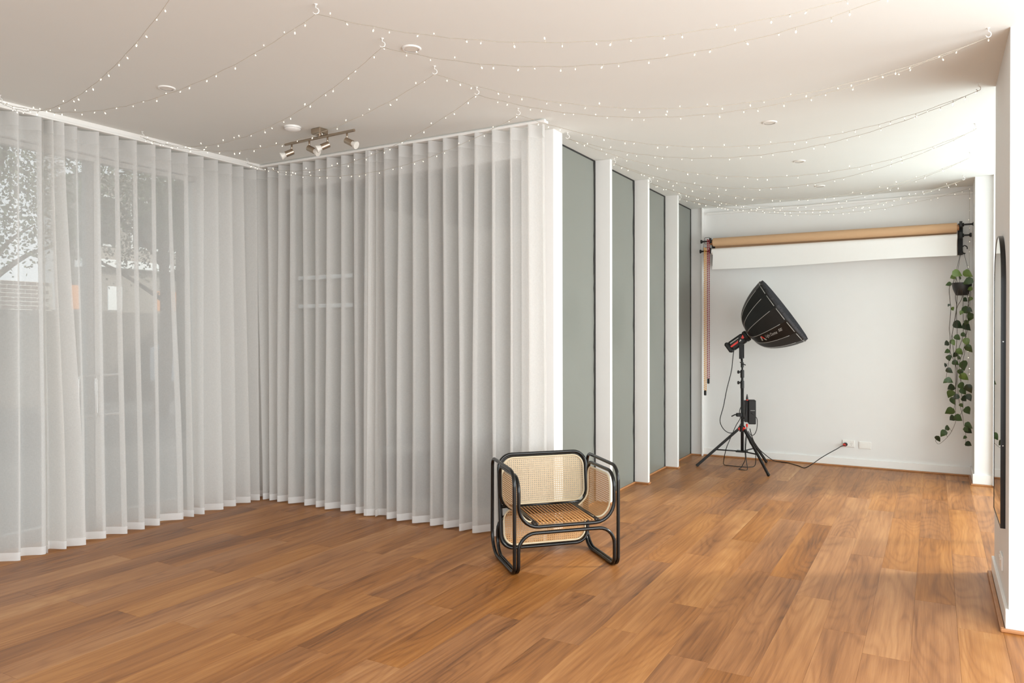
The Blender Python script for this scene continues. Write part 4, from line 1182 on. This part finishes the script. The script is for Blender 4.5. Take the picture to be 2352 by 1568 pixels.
def light_string(label, route, tail=None):
    """route: [(hook, sag to the next hook)]"""
    P = []
    for i in range(len(route) - 1):
        a, b = route[i][0], route[i + 1][0]; sag = route[i][1]
        n = 40
        for k in range(n):
            t = k / n
            P.append(Vector((a[0] + (b[0] - a[0]) * t, a[1] + (b[1] - a[1]) * t, ZK - 4 * sag * t * (1 - t) + 0.002 * math.sin(k * 1.9))))
    P.append(Vector((route[-1][0][0], route[-1][0][1], ZK)))
    if tail: P += smooth_path(tail, 6)
    o0 = P[0]
    root = thing('fairy_light_string', label, 'string lights', o0, 0, 'fairy light strings')
    MB(o0).tube(P, 0.0012, 5).build('wire', M['wire'], root, True)
    acc = rb.uniform(0, 0.05); spacing = 0.098
    for i in range(len(P) - 1):
        l = (P[i + 1] - P[i]).length
        acc += l
        if acc >= spacing:
            acc -= spacing * rb.uniform(0.9, 1.1)
            ax_, ay_ = rb.uniform(-0.9, 0.9), rb.uniform(-0.9, 0.9)
            if rb.random() < 0.22: ax_ += math.pi * rb.choice((0.75, 1.0))
            q = (Matrix.Rotation(rb.uniform(0, 6.28), 3, 'Z') @ Matrix.Rotation(ax_, 3, 'X')).to_quaternion()
            instance('bulb', BULB, root, P[i + 1] - o0, q, rb.uniform(0.62, 1.0))
light_string('fairy light string nearest the viewer, swagging from the door curtains across the front ceiling', [(Mh[0], 0.24), (Lh[0], 0.197), (Mh[1], 0.216), (Rh[0], 0)])
light_string('fairy light string meeting the middle ceiling row at its second and third hooks', [(Rh[0], 0.228), (Mh[2], 0.218), (Lh[1], 0.222), (Mh[3], 0.25), (Rh[1], 0)])
light_string('fairy light string reaching the curtained corner, passing in front of the spotlight bar', [(Rh[1], 0.235), (Mh[4], 0.204), (Lh[2], 0.220), (Mh[5], 0.255), (Rh[2], 0)])
light_string('fairy light string fanning from the tops of the white fins to the mirror side', [(Rh[2], 0.244), (Mh[6], 0.294), (Rh[3], 0.289), (Mh[7], 0.305), (Rh[4], 0)])
light_string('fairy light string closest to the paper rolls, its tail dropping behind the hanging plant', [(Rh[4], 0.29), (Mh[8], 0.268), (Rh[5], 0.20), (Mh[9], 0.20), ((0.285, 8.24), 0)],
             [(0.285, 8.24, 2.735), (0.285, 8.25, 2.5), (0.283, 8.25, 2.2), (0.286, 8.26, 1.9), (0.28, 8.26, 1.5), (0.283, 8.26, 1.1), (0.276, 8.26, 0.9)])

# ------------------------------------------------------------------ the street seen through the sheers
street = struct('street_ground', MB().box(-30, -12, -0.35, -5.31, 30, -0.15), M['asphalt'])
struct('street_footpath', MB().box(-9.0, -12, -0.16, -5.32, 30, -0.03, 0.01), M['paving'])
struct('side_yard_ground', MB().box(-5.30, 4.76, -0.16, -2.72, 14, -0.04), M['paving'])
# brick wall across the road
bw = thing('brick_wall', 'brown brick wall across the street, seen faintly through the sheers', 'wall', (-17.1, 8.0, -0.15))
BO = bw.location
MB(BO).box(-17.2, 6.3, -0.15, -17.012, 9.30, 2.525).build('mortar_bed', M['mortar'], bw)
brick = MB().bevbox((0, 0, 0), (1, 0, 0), (0, 1, 0), (0, 0, 1), 0.05, 0.1105, 0.0335, 0.004)
brick_me = bpy.data.meshes.new('brick'); brick_me.from_pydata(brick.v, [], brick.f); brick_me.materials.append(M['brick'])
for c in range(10):
    z = 2.525 - 0.043 - c * 0.0865
    for k in range(12):
        y = 6.42 + k * 0.243 + (0.1215 if c % 2 else 0)
        if y + 0.117 > 9.30: continue
        instance('brick', brick_me, bw, Vector((-17.046, y, z)) - BO)
fn = thing('street_fence', 'weathered paling fence below the brick wall across the street', 'fence', (-16.6, 9.0, -0.15))
pal = MB().box(-0.012, -0.049, 0, 0.012, 0.049, 2.05, 0.003)
pal_me = bpy.data.meshes.new('paling'); pal_me.from_pydata(pal.v, [], pal.f); pal_me.materials.append(M['fence'])
for k in range(74):
    instance('paling', pal_me, fn, (0, -2.8 + k * 0.1005, random.uniform(-0.02, 0.02)))
for z in (0.5, 1.6):
    MB().box(-0.06, -2.85, z, -0.014, 4.6, z + 0.07).build('fence_rail', M['fence'], fn)
# shopfront behind the second tree
bd = thing('street_building', 'grey rendered building behind the street trees beyond the doors', 'building', (-18.5, 12.5, -0.15))
D0 = bd.location
MB(D0).box(-19.5, 10.75, -0.15, -18.2, 19.0, 5.4).build('facade', M['render_wall'], bd)
MB(D0).box(-18.6, 10.7, 3.05, -17.9, 19.0, 3.25, 0.01).build('awning_edge', M['sign_white'], bd)
for a, b in ((11.0, 11.6), (11.9, 13.3), (14.0, 15.6)):
    f_ = MB(D0).box(-18.22, a, 3.6, -18.15, b, 4.9, 0.01).build('window_frame', M['frame_white'], bd)
    MB(D0).box(-18.16, a + 0.06, 3.66, -18.145, b - 0.06, 4.84).build('window_pane', M['seal'], f_)
def board(name, label, cat, y0, y1, z0, z1, mat, x=-17.0):
    o0 = Vector((x, (y0 + y1) / 2, -0.15))
    t = thing(name, label, cat, o0)
    MB(o0).box(x - 0.03, y0, z0, x, y1, z1, 0.006).build('panel', M[mat], t)
    for y in (y0 + 0.08, y1 - 0.08):
        MB(o0).box(x - 0.08, y - 0.025, -0.15, x - 0.031, y + 0.025, z1 - 0.05).build('post', M['frame_grey'], t)
board('white_sign', 'blank white sign board across the street between the door stiles and tree', 'sign', 10.56, 10.92, 1.95, 2.52, 'sign_white')
board('orange_sign', 'narrow orange sign board across the street beside the brick wall', 'sign', 9.70, 9.90, 1.95, 2.50, 'sign_orange')
board('orange_sign', 'wide orange sign board across the street above the pale blue van', 'sign', 11.77, 12.72, 1.96, 2.46, 'sign_orange')
# parked van
vn = thing('parked_van', 'pale blue van parked across the street, faint through the sheers', 'van', (-15.2, 12.6, -0.15))
V0 = vn.location
vb = MB(V0)
prof_v = [(10.95, 0.30), (10.95, 1.05), (11.25, 1.15), (11.75, 1.80), (15.2, 1.86), (15.3, 0.30)]
n = len(prof_v)
vb.add([(-16.0, y, z) for y, z in prof_v] + [(-14.4, y, z) for y, z in prof_v], [tuple(range(n))[::-1], tuple(range(n, 2 * n))] + [(i, (i + 1) % n, n + (i + 1) % n, n + i) for i in range(n)])
vb.build('van_body', M['van_blue'], vn)
MB(V0).box(-14.41, 11.75, 1.15, -14.39, 12.7, 1.65, 0.01).build('side_window', M['seal'], vn)
for y in (11.7, 14.5):
    MB(V0).lathe(Vector((-14.6, y, 0.18)), (1, 0, 0), [(0, 0.33), (0.24, 0.33), (0.25, 0.2)], 20).build('wheel', M['black_matte'], vn, 'angle')
# street trees
def tree(label, x, y, h, rx, ry, zc, rz, n, seed, lo):
    rt = random.Random(seed)
    o0 = Vector((x, y, -0.15))
    t = thing('street_tree', label, 'tree', o0, 0, 'street trees')
    tk_ = MB(o0)
    tk_.tube(smooth_path([(x, y, -0.15), (x + 0.05, y + 0.1, 1.2), (x - 0.05, y + 0.15, 2.4), (x, y, zc)], 5), [0.15 - 0.006 * k for k in range(16)], 9)
    for k in range(7):
        a = k * 0.9 + seed
        tk_.tube(smooth_path([(x, y + 0.1, 2.0 + 0.12 * k), (x + 0.5 * rx * math.cos(a), y + 0.5 * ry * math.sin(a), 2.5 + 0.22 * k), (x + 0.9 * rx * math.cos(a), y + 0.9 * ry * math.sin(a), 2.7 + 0.35 * k)], 4), [0.05 - 0.005 * j for j in range(9)], 6)
    tk_.build('trunk', M['bark'], t, True)
    m = MB(o0)
    clumps = [(rt.gauss(0, 0.45), rt.gauss(0, 0.5), rt.gauss(0, 0.48), rt.uniform(0.16, 0.34)) for _ in range(70)]
    for i in range(n):
        c = rt.choice(clumps)
        p = Vector((x + rx * (c[0] + rt.gauss(0, c[3] * 0.7)), y + ry * (c[1] + rt.gauss(0, c[3] * 0.7)), zc + rz * (c[2] + rt.gauss(0, c[3] * 0.7))))
        if p.z < lo + 0.3 * rt.random() or abs(p.y - y) > ry * (0.9 + 0.1 * rt.random()) or abs(p.x - x) > rx * 1.1: continue
        s = rt.uniform(0.035, 0.07)
        d = Vector((rt.gauss(0, 1), rt.gauss(0, 1), rt.gauss(-0.5, 0.7))).normalized()
        e = d.orthogonal().normalized(); e = (Matrix.Rotation(rt.uniform(0, 6.28), 3, d) @ e)
        m.add([p, p + d * s * 0.5 + e * s * 0.42, p + d * s, p + d * s * 0.5 - e * s * 0.42], [(0, 1, 2, 3)])
    f = m.build('foliage', M['tree_leaf'], t)
    f['kind'] = 'stuff'
tree('street tree with loose leaves and sky behind it, outside the nearest curtain', -11.5, 5.2, 6, 1.5, 1.25, 3.55, 1.35, 10500, 1, 2.2)
tree('denser street tree beyond the door stiles, in front of the grey building', -12.5, 8.75, 6, 1.6, 2.1, 3.9, 1.5, 20000, 5, 2.1)
# neighbouring wall outside the long window
nb = thing('neighbour_wall', 'neighbouring boarded wall outside the long window, dim behind the sheers', 'wall', (-7, 9.2, -0.15))
N0 = nb.location
MB(N0).box(-12.5, 9.1, -0.15, -2.8, 9.3, 4.6).build('wall_sheet', M['render_wall'], nb)
for z in (1.80, 2.27):
    MB(N0).box(-10.6, 9.04, z, -7.6, 9.1, z + 0.07, 0.01).build('pale_batten', M['frame_white'], nb)
for k in range(18):
    MB(N0).bevbox((-7.65, 9.085, 0.02 + k * 0.25), (1, 0, 0), (0, 1, 0.06), (0, -0.06, 1), 4.8, 0.012, 0.128, 0.003).build('weatherboard', M['render_wall'], nb)
